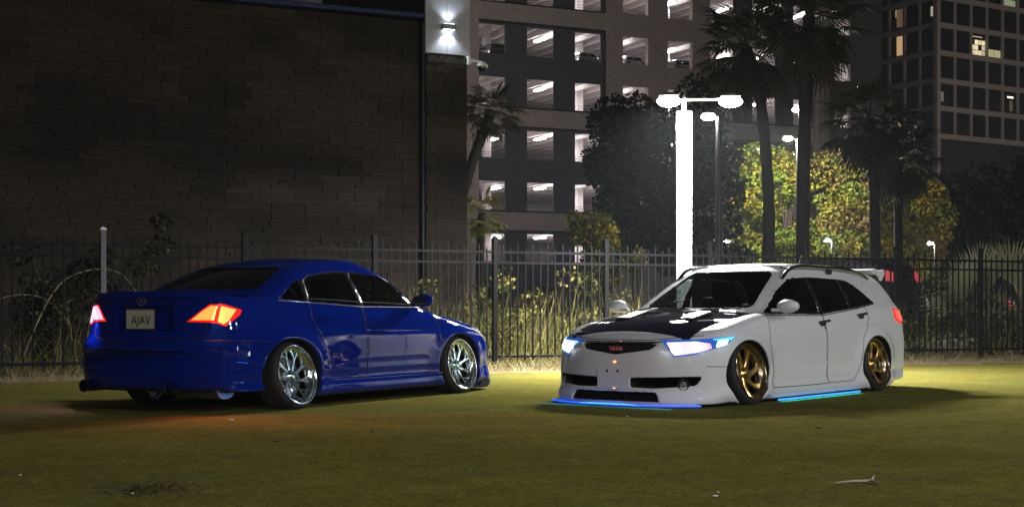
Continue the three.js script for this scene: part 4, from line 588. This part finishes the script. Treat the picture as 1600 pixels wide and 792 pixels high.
// ---------------------------------------------------------------- the glass tower at the right
{
  const ang = Math.atan2(0.542, 0.84), t = thing('office_tower', 'dark glass tower with a pale grid and a few lit windows', 'building', [50.4, 0, -172], ang);
  const grid = std([0.42, 0.37, 0.35], 0.85), pane = phys([0.012, 0.013, 0.016], 0.12, {}), H = 3.3, Y0 = 21.3, A = 2.9, B = 2.4, NA = 8, NB = 8, NF = 8;
  part('core', box(NA * A, Y0 + NF * H, NB * B, NA * A / 2 + 0.3, (Y0 + NF * H) / 2, -NB * B / 2 - 0.3), std([0.02, 0.02, 0.022], 0.9), t);
  part('podium', merged([box(NA * A + 1, Y0 - 0.6, 0.3, NA * A / 2 + 0.5, (Y0 - 0.6) / 2, -0.14), box(0.3, Y0 - 0.6, NB * B, -0.001 + 0.15, (Y0 - 0.6) / 2, -NB * B / 2 - 0.3)]), std([0.03, 0.026, 0.024], 0.9), t);
  part('corner_pillar', box(0.62, Y0 + NF * H, 0.62, 0.16, (Y0 + NF * H) / 2, -0.16), grid, t);
  const band = box(NA * A, 0.62, 0.4, NA * A / 2 + 0.47, 0, -0.12), bandL = box(0.4, 0.62, NB * B, 0.12, 0, -NB * B / 2 - 0.47), mull = box(0.34, H - 0.62, 0.34, 0, 0, -0.13), mullL = box(0.34, H - 0.62, 0.34, 0.13, 0, 0), pg = box(A - 0.34, H - 0.62, 0.04), pl = box(0.04, H - 0.62, B - 0.34);
  const lit = { '0,3,4': [[1, 0.82, 0.42], 0.75], '0,3,5': [[0.95, 0.85, 0.5], 0.5] };
  for (let f = 0; f <= NF; f++) { const y = Y0 + f * H; part('floor_band', band, grid, t).position.y = y; part('floor_band', bandL, grid, t).position.y = y; if (f === NF) break;
    const yc = y + H / 2;
    for (let i = 1; i <= NA; i++) { part('mullion', mull, grid, t).position.set(i * A + 0.3, yc, 0); const w = part('window', pg, pane, t); w.position.set(i * A + 0.3 - A / 2, yc, -0.22); }
    for (let i = 1; i <= NB; i++) { part('mullion', mullL, grid, t).position.set(0, yc, -i * B - 0.3); const w = part('window', pl, pane, t); w.position.set(0.22, yc, -i * B - 0.3 + B / 2); }
  }
  // lit rooms: part of a pane glows, by the blind or curtain that hides the rest
  const litPane = (face, i, f, u0, u1, v0, v1, color, k) => { const W = face ? B - 0.4 : A - 0.4, Hh = H - 0.7, w = W * (u1 - u0), h = Hh * (v1 - v0), uc = (u0 + u1) / 2 - 0.5, vc = (v0 + v1) / 2 - 0.5, p = part('lit_window', face ? box(0.03, h, w) : box(w, h, 0.03), glow(color, k), t); const y = Y0 + f * H + H / 2 + vc * Hh; if (face) p.position.set(0.185, y, -i * B - 0.3 - B / 2 + uc * W * -1); else p.position.set(i * A + 0.3 + A / 2 + uc * W, y, -0.185); };
  const cream = [1, 0.86, 0.52], warm = [1, 0.62, 0.3];
  for (let a = 0; a < 4; a++) for (let q = 0; q < 3; q++) if ((a + q * 2) % 5 !== 4) litPane(0, 2, 3, a * 0.25 + 0.015, a * 0.25 + 0.235, q * 0.24 + 0.02, q * 0.24 + 0.23, cream, rr(0.4, 1.0)); litPane(0, 2, 3, 0.1, 0.8, 0.84, 0.88, cream, 0.5);
  for (const [u0, u1] of [[0.02, 0.48], [0.52, 0.98]]) litPane(0, 3, 3, u0, u1, 0.02, 0.36, [0.85, 0.85, 0.42], 0.42);
  litPane(0, 4, 1, 0.35, 0.8, 0.72, 0.80, [1, 0.9, 0.7], 2.2); litPane(0, 4, 1, 0.5, 0.75, 0.1, 0.6, warm, 0.06); litPane(0, 0, 1, 0.04, 0.35, 0.2, 0.65, [0.7, 0.55, 0.5], 0.14); litPane(0, 4, 5, 0.1, 0.95, 0.0, 0.3, [0.7, 0.8, 0.5], 0.3);
  litPane(1, 2, 3, 0.1, 0.55, 0.05, 0.95, warm, 0.5); litPane(1, 2, 4, 0.05, 0.55, 0.1, 0.95, warm, 0.10); litPane(1, 2, 4, 0.55, 0.66, 0.6, 0.95, cream, 0.25); litPane(1, 0, 4, 0.02, 0.3, 0.3, 0.75, cream, 0.4); litPane(1, 2, 0, 0.2, 0.5, 0.4, 0.8, warm, 0.25);
}
// ---------------------------------------------------------------- trees, palms, shrubs, dry grass
function taper(points, radii, seg = 9, wob = 0) { const c = new THREE.CatmullRomCurve3(points), n = 26, pos = [], ix = [], fr = c.computeFrenetFrames(n, false); for (let i = 0; i <= n; i++) { const p = c.getPoint(i / n), q = i / n * (radii.length - 1), k = Math.min(radii.length - 2, Math.floor(q)), r = lerp(radii[k], radii[k + 1], q - k) * (1 + (i % 2 ? wob : -wob)); for (let s = 0; s < seg; s++) { const a = s / seg * Math.PI * 2, d = fr.normals[i].clone().multiplyScalar(Math.cos(a) * r).addScaledVector(fr.binormals[i], Math.sin(a) * r); pos.push(p.x + d.x, p.y + d.y, p.z + d.z); } }
  for (let i = 0; i < n; i++) for (let s = 0; s < seg; s++) { const a = i * seg + s, b = i * seg + (s + 1) % seg; ix.push(a, b, a + seg, b, b + seg, a + seg); } const g = new THREE.BufferGeometry(); g.setAttribute('position', new THREE.Float32BufferAttribute(pos, 3)); g.setIndex(ix); g.computeVertexNormals(); return g; }
const bark = std([0.04, 0.033, 0.027], 0.95), palmBark = std([0.022, 0.019, 0.017], 0.95);
const leafMat = new THREE.MeshPhysicalMaterial({ color: rgb(1, 1, 1), vertexColors: true, roughness: 0.85, specularIntensity: 0.15, transmission: 0.35, thickness: 0 });
function leaves(clumps, n, size, colors, flat = 0.4) { // leaf-sized faces spread through clumps [x, y, z, r]
  const pos = [], col = [], nor = []; const tot = clumps.reduce((s, c) => s + c[3] * c[3], 0);
  for (const [cx, cy, cz, r] of clumps) { const m = Math.round(n * r * r / tot), tone = rr(0.65, 1.3), base = colors[Math.floor(rnd() * colors.length)];
    for (let i = 0; i < m; i++) { const d = V(rr(-1, 1), rr(-1, 1), rr(-1, 1)); if (d.lengthSq() > 1) { i--; continue; } const l = d.length(), rad = r * (0.55 + 0.5 * l); d.normalize().multiplyScalar(rad); const p = V(cx + d.x, cy + d.y * 0.8, cz + d.z), s = size * rr(0.6, 1.35);
      const ax = V(rr(-1, 1), rr(-1, 0.5), rr(-1, 1)).normalize(), up = V(rr(-1, 1), rr(-0.2, 1), rr(-1, 1)).normalize(), b = ax.clone().cross(up).normalize().multiplyScalar(s * flat), tip = ax.clone().multiplyScalar(s), mid = ax.clone().multiplyScalar(s * 0.45), nn = up.clone().addScaledVector(d.clone().normalize(), 0.8).normalize();
      const A = p, B = p.clone().add(mid).add(b), C = p.clone().add(tip), E = p.clone().add(mid).sub(b); for (const q of [A, B, C, A, C, E]) { pos.push(q.x, q.y, q.z); nor.push(nn.x, nn.y, nn.z); } const k = tone * rr(0.7, 1.25), o = rnd() < 0.12 ? colors[Math.floor(rnd() * colors.length)] : base; for (let q = 0; q < 6; q++) col.push(o[0] * k, o[1] * k, o[2] * k); } }
  const g = new THREE.BufferGeometry(); g.setAttribute('position', new THREE.Float32BufferAttribute(pos, 3)); g.setAttribute('normal', new THREE.Float32BufferAttribute(nor, 3)); g.setAttribute('color', new THREE.Float32BufferAttribute(col, 3)); return g;
}
function blob(cx, cy, cz, rx, ry, rz, n, r0, r1) { const out = []; for (let i = 0; i < n; i++) { const d = V(rr(-1, 1), rr(-1, 1), rr(-1, 1)); if (d.lengthSq() > 1 || d.lengthSq() < 0.12) { i--; continue; } out.push([cx + d.x * rx, cy + d.y * ry, cz + d.z * rz, rr(r0, r1)]); } return out; }
function tree(name, label, cat, x, z, h0, clumps, n, size, colors, group, tr = 0.13) { // clumps are relative to the foot
  const t = thing(name, label, cat, [x, 0, z], 0, group), top = clumps.reduce((m, c) => Math.max(m, c[1]), 0);
  if (tr > 0) { part('trunk', taper([V(0, 0, 0), V(0.06, h0 * 0.5, 0.03), V(0, h0, 0), V(-0.05, lerp(h0, top, 0.5), 0)], [tr, tr * 0.8, tr * 0.6, tr * 0.25]), bark, t);
    for (const c of clumps.slice(0, 9)) part('branch', taper([V(0, h0 * rr(0.75, 1.0), 0), V(c[0] * 0.45, lerp(h0, c[1], 0.4), c[2] * 0.45), V(c[0], c[1], c[2])], [tr * 0.4, tr * 0.26, tr * 0.1], 6), bark, t); }
  part('crown', leaves(clumps, n, size, colors), leafMat, t).userData.kind = 'stuff'; return t;
}
const px = (x, Z) => (x - 800) / 2270 * Z, hy = (y, Z) => 0.845 + (482 - y) / 2270 * Z;
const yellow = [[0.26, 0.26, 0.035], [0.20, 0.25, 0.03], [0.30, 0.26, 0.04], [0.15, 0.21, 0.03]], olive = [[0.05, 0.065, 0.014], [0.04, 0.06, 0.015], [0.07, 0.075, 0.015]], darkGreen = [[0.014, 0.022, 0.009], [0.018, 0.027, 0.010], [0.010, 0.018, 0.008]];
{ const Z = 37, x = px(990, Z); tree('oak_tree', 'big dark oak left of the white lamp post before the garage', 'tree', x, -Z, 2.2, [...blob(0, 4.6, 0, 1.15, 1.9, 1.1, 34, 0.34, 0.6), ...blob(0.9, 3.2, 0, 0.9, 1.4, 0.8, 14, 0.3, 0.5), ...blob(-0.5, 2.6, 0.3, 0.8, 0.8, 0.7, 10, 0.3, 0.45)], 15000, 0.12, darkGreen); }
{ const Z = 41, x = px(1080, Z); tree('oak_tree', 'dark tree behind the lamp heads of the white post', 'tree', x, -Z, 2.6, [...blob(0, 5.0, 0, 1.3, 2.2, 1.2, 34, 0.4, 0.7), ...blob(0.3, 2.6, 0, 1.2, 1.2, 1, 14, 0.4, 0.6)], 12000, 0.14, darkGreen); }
{ const Z = 32.5, x = px(926, Z); tree('yellow_bush', 'yellow-green bush lit at the foot of the big oak', 'bush', x, -Z, 1.4, [...blob(0, 2.55, 0, 0.5, 0.55, 0.5, 16, 0.15, 0.28), ...blob(0.1, 1.6, 0, 0.5, 0.5, 0.5, 12, 0.18, 0.3), ...blob(0.75, 2.0, 0.1, 0.35, 0.4, 0.3, 6, 0.12, 0.22)], 5200, 0.085, [[0.24, 0.22, 0.03], [0.17, 0.18, 0.03], [0.09, 0.11, 0.02]], undefined, 0.06); }
const yg = 'yellow-leaved trees in lamplight beyond the fence';
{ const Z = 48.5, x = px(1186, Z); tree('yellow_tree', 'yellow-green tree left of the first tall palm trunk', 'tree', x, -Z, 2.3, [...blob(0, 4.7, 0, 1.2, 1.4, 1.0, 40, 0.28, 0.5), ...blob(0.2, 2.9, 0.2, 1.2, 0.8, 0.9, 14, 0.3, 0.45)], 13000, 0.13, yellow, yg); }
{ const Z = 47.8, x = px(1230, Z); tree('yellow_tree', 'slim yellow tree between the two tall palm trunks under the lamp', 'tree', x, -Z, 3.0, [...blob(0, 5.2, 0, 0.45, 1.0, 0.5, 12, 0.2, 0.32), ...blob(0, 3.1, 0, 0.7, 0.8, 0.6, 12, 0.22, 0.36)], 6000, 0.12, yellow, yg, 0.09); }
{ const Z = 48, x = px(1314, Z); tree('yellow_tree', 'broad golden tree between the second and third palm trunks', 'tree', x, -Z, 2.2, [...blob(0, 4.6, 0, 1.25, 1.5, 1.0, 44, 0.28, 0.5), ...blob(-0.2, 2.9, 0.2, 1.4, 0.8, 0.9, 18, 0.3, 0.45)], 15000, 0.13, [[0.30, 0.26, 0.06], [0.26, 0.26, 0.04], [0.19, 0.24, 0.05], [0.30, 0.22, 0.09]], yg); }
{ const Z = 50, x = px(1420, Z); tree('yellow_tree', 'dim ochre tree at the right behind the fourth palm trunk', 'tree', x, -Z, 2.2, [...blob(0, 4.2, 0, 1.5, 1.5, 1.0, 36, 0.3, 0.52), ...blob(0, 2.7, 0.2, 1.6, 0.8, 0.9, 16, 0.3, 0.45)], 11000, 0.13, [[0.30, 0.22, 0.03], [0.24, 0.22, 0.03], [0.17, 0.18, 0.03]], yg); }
{ const Z = 58, x = px(1560, Z); tree('oak_tree', 'dark tree mass at the right edge under the tower', 'tree', x, -Z, 2.4, [...blob(0, 4.6, 0, 3.4, 2.4, 1.6, 40, 0.6, 1.0), ...blob(-2, 2.6, 0, 2.6, 1.2, 1.2, 14, 0.5, 0.8)], 12000, 0.18, darkGreen); }
// fan palms
function fan(R, L, spread, n, droop) { // one frond along +x: a stalk and a fan of folded leaflets
  const pos = [], tri = (a, b, c) => pos.push(...a, ...b, ...c), add = (a, b, k) => [a[0] + b[0] * k, a[1] + b[1] * k, a[2] + b[2] * k], w = 0.016;
  for (const s of [-1, 1]) { tri([0, 0, -w], [L, 0.0, -w * 0.5], [L, 0, w * 0.5]); tri([0, 0, -w], [L, 0, w * 0.5], [0, 0, w]); tri([0, -0.012, 0], [L, 0, s * w * 0.5], [0, 0, s * w]); }
  for (let i = 0; i < n; i++) { const a = lerp(-spread, spread, i / (n - 1)) + rr(-0.03, 0.03), len = R * (1 - 0.28 * Math.abs(a / spread)) * rr(0.9, 1.05), d = [Math.cos(a), 0, Math.sin(a)], q = [-Math.sin(a), 0, Math.cos(a)], hw = R * 0.032;
    const o = [L, 0, 0], m = add(add(o, d, len * 0.55), [0, 1, 0], -droop * len * 0.14), t = add(add(o, d, len), [0, 1, 0], -droop * len * rr(0.35, 0.6)), mu = add(m, [0, 1, 0], 0.018);
    const l = add(m, q, -hw), r = add(m, q, hw); tri(o, l, mu); tri(o, mu, r); tri(l, t, mu); tri(mu, t, r); }
  const g = new THREE.BufferGeometry(); g.setAttribute('position', new THREE.Float32BufferAttribute(pos, 3)); g.computeVertexNormals(); return g;
}
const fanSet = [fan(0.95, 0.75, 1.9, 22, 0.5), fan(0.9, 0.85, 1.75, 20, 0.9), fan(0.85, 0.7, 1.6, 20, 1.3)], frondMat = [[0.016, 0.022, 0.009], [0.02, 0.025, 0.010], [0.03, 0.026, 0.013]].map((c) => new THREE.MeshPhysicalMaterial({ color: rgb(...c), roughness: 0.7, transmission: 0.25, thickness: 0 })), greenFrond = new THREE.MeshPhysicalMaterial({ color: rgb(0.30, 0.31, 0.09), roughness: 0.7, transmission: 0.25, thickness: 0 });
function palm(label, x, z, trunk, radii, n, size, low, mat) { // trunk points from the foot; fronds spring from the last one
  const t = thing('palm_tree', label, 'palm', [x, 0, z], 0, 'fan palms'); part('trunk', taper(trunk, radii, 10, 0.05), palmBark, t); const top = trunk[trunk.length - 1];
  for (let i = 0; i < n; i++) { const u = i / n, m = part('frond', fanSet[i % 3], mat ?? frondMat[u > 0.82 ? 2 : i % 2], t), pitch = lerp(1.25, low, Math.pow(u, 0.8)) + rr(-0.12, 0.12); m.position.copy(top).y += rr(-0.1, 0.08) - u * 0.25; m.rotation.order = 'YZX'; m.rotation.set(rr(-0.3, 0.3), i * 2.399 + rr(-0.2, 0.2), pitch); m.scale.setScalar(size * rr(0.85, 1.12)); }
  return t;
}
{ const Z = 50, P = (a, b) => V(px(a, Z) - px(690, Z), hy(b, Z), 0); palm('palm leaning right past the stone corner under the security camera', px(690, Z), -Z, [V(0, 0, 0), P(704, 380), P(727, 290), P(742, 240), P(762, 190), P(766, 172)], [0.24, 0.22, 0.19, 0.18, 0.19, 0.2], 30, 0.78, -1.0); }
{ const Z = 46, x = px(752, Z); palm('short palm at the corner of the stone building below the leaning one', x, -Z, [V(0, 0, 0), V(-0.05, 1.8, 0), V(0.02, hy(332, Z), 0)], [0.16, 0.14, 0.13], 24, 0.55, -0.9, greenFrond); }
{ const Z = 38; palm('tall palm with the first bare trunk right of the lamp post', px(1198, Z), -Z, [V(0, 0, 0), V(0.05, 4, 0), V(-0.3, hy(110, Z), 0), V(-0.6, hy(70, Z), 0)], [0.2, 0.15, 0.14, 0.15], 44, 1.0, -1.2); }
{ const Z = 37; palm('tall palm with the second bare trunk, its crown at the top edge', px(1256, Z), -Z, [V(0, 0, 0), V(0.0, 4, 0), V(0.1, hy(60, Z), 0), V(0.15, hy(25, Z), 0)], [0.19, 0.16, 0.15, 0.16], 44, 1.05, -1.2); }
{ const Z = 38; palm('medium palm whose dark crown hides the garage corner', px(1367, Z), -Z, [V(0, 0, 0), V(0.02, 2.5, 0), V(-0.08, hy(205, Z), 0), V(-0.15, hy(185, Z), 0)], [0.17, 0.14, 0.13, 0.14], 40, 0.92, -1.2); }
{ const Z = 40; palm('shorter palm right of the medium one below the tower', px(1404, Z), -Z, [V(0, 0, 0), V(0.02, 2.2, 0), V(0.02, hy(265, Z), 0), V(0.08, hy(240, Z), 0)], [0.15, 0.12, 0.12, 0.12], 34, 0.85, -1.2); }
// palmetto with stiff pale fans behind the fence at the right
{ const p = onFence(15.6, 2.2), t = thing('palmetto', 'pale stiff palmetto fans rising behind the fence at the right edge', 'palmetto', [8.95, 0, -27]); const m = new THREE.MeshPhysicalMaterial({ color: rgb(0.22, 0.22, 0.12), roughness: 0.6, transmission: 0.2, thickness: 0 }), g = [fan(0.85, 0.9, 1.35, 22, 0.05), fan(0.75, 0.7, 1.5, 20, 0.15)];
  for (let i = 0; i < 15; i++) { const f = part('frond', g[i % 2], m, t); f.position.set(rr(-0.1, 0.1), rr(0.5, 0.75), rr(-0.1, 0.1)); f.rotation.order = 'YZX'; f.rotation.set(rr(0.6, 1.5) * (i % 2 ? 1 : -1), i * 2.399, rr(0.25, 1.25)); } part('stem', taper([V(0, 0, 0), V(0.02, 0.4, 0), V(0, 0.75, 0)], [0.12, 0.11, 0.09]), palmBark, t); }
// shrubs along the fence
const shrubs = [[12.2, 0.9, 0.5, 0.75, 'leafy green shrub behind the fence beside the estate car tail', olive], [14.4, 0.8, 0.75, 0.62, 'leafy shrub behind the fence right of the white car', [[0.18, 0.20, 0.05], [0.12, 0.15, 0.03]]], [13.5, 0.7, 0.5, 0.8, 'yellow-green shrub behind the fence just right of the estate tail lamp', [[0.20, 0.22, 0.05], [0.13, 0.16, 0.04]]], [15.9, 1.3, 0.8, 0.8, 'dark shrub below the palmetto', olive], [17.4, 1.0, 0.7, 0.5, 'low shrub at the right edge behind the fence', olive], [7.2, 0.9, 0.5, 0.9, 'yellowish weedy shrub behind the fence between the cars', [[0.20, 0.19, 0.05], [0.13, 0.14, 0.04]]], [8.9, 1.1, 0.6, 0.95, 'pale weedy shrub behind the fence beside the estate headlight', [[0.22, 0.20, 0.07], [0.15, 0.15, 0.04]]], [5.6, 1.2, 0.6, 0.85, 'weedy shrub behind the blue saloon bonnet', [[0.15, 0.15, 0.04], [0.09, 0.10, 0.03]]], [0.9, 2.2, 0.7, 1.1, 'dim straggly shrub behind the pale-capped fence post', [[0.035, 0.03, 0.012], [0.025, 0.025, 0.01]]], [2.1, 2.6, 0.9, 1.35, 'taller dim bush against the stone wall right of the capped post', [[0.03, 0.03, 0.009], [0.02, 0.022, 0.007]]], [-0.9, 2.4, 0.7, 0.9, 'dim weeds behind the fence at the left edge', [[0.04, 0.035, 0.02]]]];
for (const [t, back, r, h, label, colors] of shrubs) { const p = onFence(t, back); tree('shrub', label, 'shrub', p.x, p.z, h * 0.6, [...blob(0, h * 0.95, 0, r, h * 0.7, 0.4, 14, 0.12, 0.26), ...blob(0, h * 0.45, 0, r, h * 0.4, 0.4, 8, 0.14, 0.26)], 1700 * Math.max(0.6, r * h * 1.6), 0.06, colors, undefined, 0.018); }
// dry grass and straw along the fence: nobody could count it
function bladeGeo() { const pos = [], n = 4, w = 0.5; for (let i = 0; i < n; i++) { const a = i / n, b = (i + 1) / n, wa = w * (1 - a * a), wb = w * (1 - b * b), A = [-wa, a, a * a * 0.35], B = [wa, a, a * a * 0.35], C = [-wb, b, b * b * 0.35], E = [wb, b, b * b * 0.35]; pos.push(...A, ...B, ...C, ...B, ...E, ...C); } const g = new THREE.BufferGeometry(); g.setAttribute('position', new THREE.Float32BufferAttribute(pos, 3)); g.computeVertexNormals(); return g; }
function scatter(name, label, cat, n, place, colors) { const m = new THREE.InstancedMesh(bladeGeo(), new THREE.MeshPhysicalMaterial({ color: rgb(1, 1, 1), roughness: 0.9, specularIntensity: 0.15, transmission: 0.3, thickness: 0 }), n), o = new THREE.Object3D(); m.name = numbered(name); m.userData = { kind: 'stuff', label, category: cat };
  for (let i = 0; i < n; i++) { const q = place(i); o.position.copy(q.p); o.rotation.set(q.tilt, q.yaw, rr(-0.4, 0.4), 'YXZ'); o.scale.set(q.w, q.h, q.h); o.updateMatrix(); m.setMatrixAt(i, o.matrix); const c = colors[Math.floor(rnd() * colors.length)], k = rr(0.6, 1.2); m.setColorAt(i, rgb(c[0] * k, c[1] * k, c[2] * k)); } m.castShadow = m.receiveShadow = true; scene.add(m); return m; }
const straw = [[0.36, 0.30, 0.15], [0.30, 0.25, 0.12], [0.42, 0.36, 0.20], [0.22, 0.20, 0.08]], clumpN = noise2(64, 91);
scatter('dry_grass', 'dry straw-coloured grass and litter along the foot of the fence', 'dry grass', 9000, () => { let t, back; do { t = rr(-3, 19); back = rr(-1.3, 0.9); } while (rnd() > 0.25 + 0.9 * clumpN(t / 9, back / 6) * (t > 6 && t < 11 ? 1.2 : 0.75)); const mid = t > 5.5 && t < 11.5; return { p: onFence(t, back, 0), tilt: rr(0.3, 1.45), yaw: rr(0, 6.28), w: rr(0.006, 0.012), h: rr(0.1, 0.32) * (mid ? 1.25 : 0.8) * (back > -0.6 ? 1 : 0.6) }; }, straw);
scatter('tall_weeds', 'tall dry weeds standing behind the fence', 'weeds', 4200, () => { let t, back; do { t = rr(-2, 18); back = rr(0.15, 2.4); } while (rnd() > (t > 4.5 && t < 11 ? 1 : 0.22)); return { p: onFence(t, back, 0), tilt: rr(-0.4, 0.9), yaw: rr(0, 6.28), w: rr(0.006, 0.016), h: rr(0.3, 1.3) * (t > 4.5 && t < 11 ? 1 : 0.8) }; }, [[0.30, 0.27, 0.08], [0.22, 0.22, 0.06], [0.36, 0.31, 0.14], [0.14, 0.16, 0.05]]);
// arching dead canes over the litter
for (const [t, back, len, yaw, h, label] of [[8.3, -0.5, 1.5, 0.2, 0.5, 'long dead cane arching before the fence between the cars'], [9.0, -0.7, 1.2, 2.6, 0.35, 'short dead cane curving by the estate headlight'], [7.6, -0.4, 1.1, -0.6, 0.6, 'dead cane leaning by the saloon bumper'], [0.2, 0.4, 1.7, 0.5, 1.2, 'bare cane leaning left of the pale-capped post'], [-0.6, 0.5, 1.5, 0.2, 0.9, 'bare cane behind the left end of the fence']]) { const p = onFence(t, back), c = thing('dead_cane', label, 'cane', [p.x, 0, p.z], yaw); part('stalk', taper([V(0, 0, 0), V(len * 0.35, h, 0.1), V(len * 0.75, h * 1.1, 0), V(len, h * 0.7, -0.1)], [0.012, 0.010, 0.007, 0.003], 6), std([0.3, 0.25, 0.15], 0.9), c); }
// ---------------------------------------------------------------- what lies on the lawn
{ const Z = 0.845 * 2270 / (757 - 482), t = thing('fallen_twig', 'pale forked twig lying on the lawn at the lower right', 'twig', [px(1345, Z), 0.0, -Z]), m = std([0.3, 0.27, 0.2], 0.9), k = Z / 2270;
  part('stem', taper([V(-40 * k, 0.008, 0.0), V(-10 * k, 0.014, -0.02), V(14 * k, 0.012, -0.05), V(24 * k, 0.016, -0.05)], [0.003, 0.006, 0.008, 0.006], 6), m, t); part('side_twig', taper([V(22 * k, 0.014, -0.05), V(30 * k, 0.02, -0.12), V(38 * k, 0.02, -0.20)], [0.006, 0.005, 0.002], 6), m, t); part('side_twig', taper([V(20 * k, 0.014, -0.05), V(25 * k, 0.012, 0.03), V(26 * k, 0.008, 0.09)], [0.005, 0.004, 0.002], 6), m, t); }
const debris = [[360, 657, 'pale scrap on the red-lit grass before the saloon wheel', 0.018, [0.5, 0.48, 0.4]], [1118, 776, 'white speck near the lower edge left of the twig', 0.012, [0.5, 0.5, 0.48]], [1122, 770, 'second white speck above the other by the lower edge', 0.009, [0.5, 0.5, 0.48]], [205, 772, 'small pale stone in the dark patch at the lower left', 0.011, [0.4, 0.4, 0.36]], [30, 743, 'small pale scrap at the left edge of the lawn', 0.010, [0.4, 0.4, 0.36]], [980, 651, 'tiny pale chip before the estate bumper', 0.011, [0.5, 0.5, 0.48]], [1280, 669, 'dark fallen leaf on the lawn below the gold front wheel', 0.016, [0.05, 0.04, 0.02]], [580, 675, 'dark fallen leaf on the lawn below the blue doors', 0.014, [0.06, 0.03, 0.015]], [430, 690, 'dark leaf on the lawn right of the red glow', 0.014, [0.05, 0.04, 0.02]]];
for (const [x, y, label, r, c] of debris) { const Z = 0.845 * 2270 / (y - 482), s = thing(c[0] > 0.3 ? 'pale_scrap' : 'fallen_leaf', label, c[0] > 0.3 ? 'litter' : 'leaf', [px(x, Z), 0, -Z], rnd() * 6); const g = new THREE.IcosahedronGeometry(r, 1), p = g.attributes.position; for (let i = 0; i < p.count; i++) p.setXYZ(i, p.getX(i) * 1.3, Math.max(0, p.getY(i) * 0.4 + r * 0.3), p.getZ(i) * 0.8); g.computeVertexNormals(); part(c[0] > 0.3 ? 'scrap' : 'leaf_blade', g, std(c, 0.9), s); }
scatter('grass_clippings', 'dark scattered clippings in a patch at the lower left of the lawn', 'clippings', 420, () => { const Z = 0.845 * 2270 / (765 + (rnd() + rnd() + rnd() - 1.5) * 12 - 482), x = 235 + (rnd() + rnd() + rnd() - 1.5) * 75; return { p: V(px(x, Z), 0.002, -Z), tilt: rr(0.9, 1.5), yaw: rr(0, 6.28), w: rr(0.004, 0.009), h: rr(0.02, 0.05) }; }, [[0.03, 0.028, 0.012], [0.05, 0.045, 0.02]]);
// ---------------------------------------------------------------- cars parked beyond the fence
{ const f = bodyField(whiteP), geos = surfaceNets(f.solid, [-2.6, -0.05, -1.05], [2.5, 1.4, 1.05], 0.028, (x, y, z) => (f.whole(x, y, z) < -0.02 ? 'cabin' : 'body_shell')), tyre = new THREE.CylinderGeometry(0.31, 0.31, 0.2, 24).rotateX(RT);
  const parked = (label, x, z, turn, sy, paint, on, up = 0) => { const c = thing('parked_car', label, 'car', [x, 0.0, z], turn, 'cars parked beyond the fence'); for (const [n, g] of Object.entries(geos)) { const m = part(n, g, n === 'cabin' ? M.lining : paint, c); m.scale.set(1, sy, 1); m.position.y = 0.14; } for (const a of [1.3525, -1.3525]) for (const s of [-1, 1]) part('wheel', tyre, M.rubber, c).position.set(a, 0.31, s * 0.74);
    for (const s of [-1, 1]) { const phi = s * 155 * deg, tl = part('tail_light', patch(f.whole, phi, at3(phi, [[-2.38, 0.72 + up, s * 0.42], [-2.38, 0.86 + up, s * 0.42], [-2.28, 0.90 + up, s * 0.66], [-2.24, 0.74 + up, s * 0.70]]), 0.01, 0.05, 0.02), on, c); tl.scale.set(1, sy, 1); tl.position.y = 0.14; } return c; };
  const dk = phys([0.015, 0.015, 0.018], 0.35, { clearcoat: 1, clearcoatRoughness: 0.05 });
  parked('dark tall car beyond the fence showing two dull red tail lamps', px(1419, 31) - 1.48, -32.75, 90 * deg + 0.7, 1.42, dk, glow([1, 0.02, 0.04], 0.45), 0.17); parked('dark car far right beyond the fence with small red tail lamps', px(1583, 42) - 2.1, -43, 90 * deg + 1.15, 1.05, dk, glow([1, 0.05, 0.08], 1.3));
  // cars on the garage decks, their roofs just above the openings' sills
  const deckCar = (label, bayNo, row, back, paint) => { const c = parked(label, 0, 0, 0, 1.15, paint, std([0.12, 0.01, 0.01], 0.3)), x = -3.53 + 3.39 * bayNo, p = V(2.0, 0, -90.8).addScaledVector(D, x).addScaledVector(N_IN, -back); c.position.set(p.x, 6.93 + 3.22 * row - 0.75, p.z); c.rotation.y = alongYaw + Math.PI / 2; c.userData.group = 'cars on the garage decks'; };
  const grey = phys([0.12, 0.12, 0.13], 0.35, { clearcoat: 1 }), silver = phys([0.4, 0.4, 0.42], 0.35, { clearcoat: 1 });
  deckCar('dark car roof in the top left garage opening beside the wall lamp', 0.3, 3, 3.2, dk); deckCar('silver car roof in the open deck right of the dark panel, second row', 3.2, 3, 3.4, silver); deckCar('grey car roof in the garage opening left of the tall palm crown', 4.3, 3, 3.3, grey); deckCar('dark car roof in the top opening right of the tall palm', 5.2, 4, 3.2, dk); deckCar('grey car roof in the third garage opening under the dark panel edge', 2.2, 3, 3.5, grey); }
renderer.render(scene, camera);
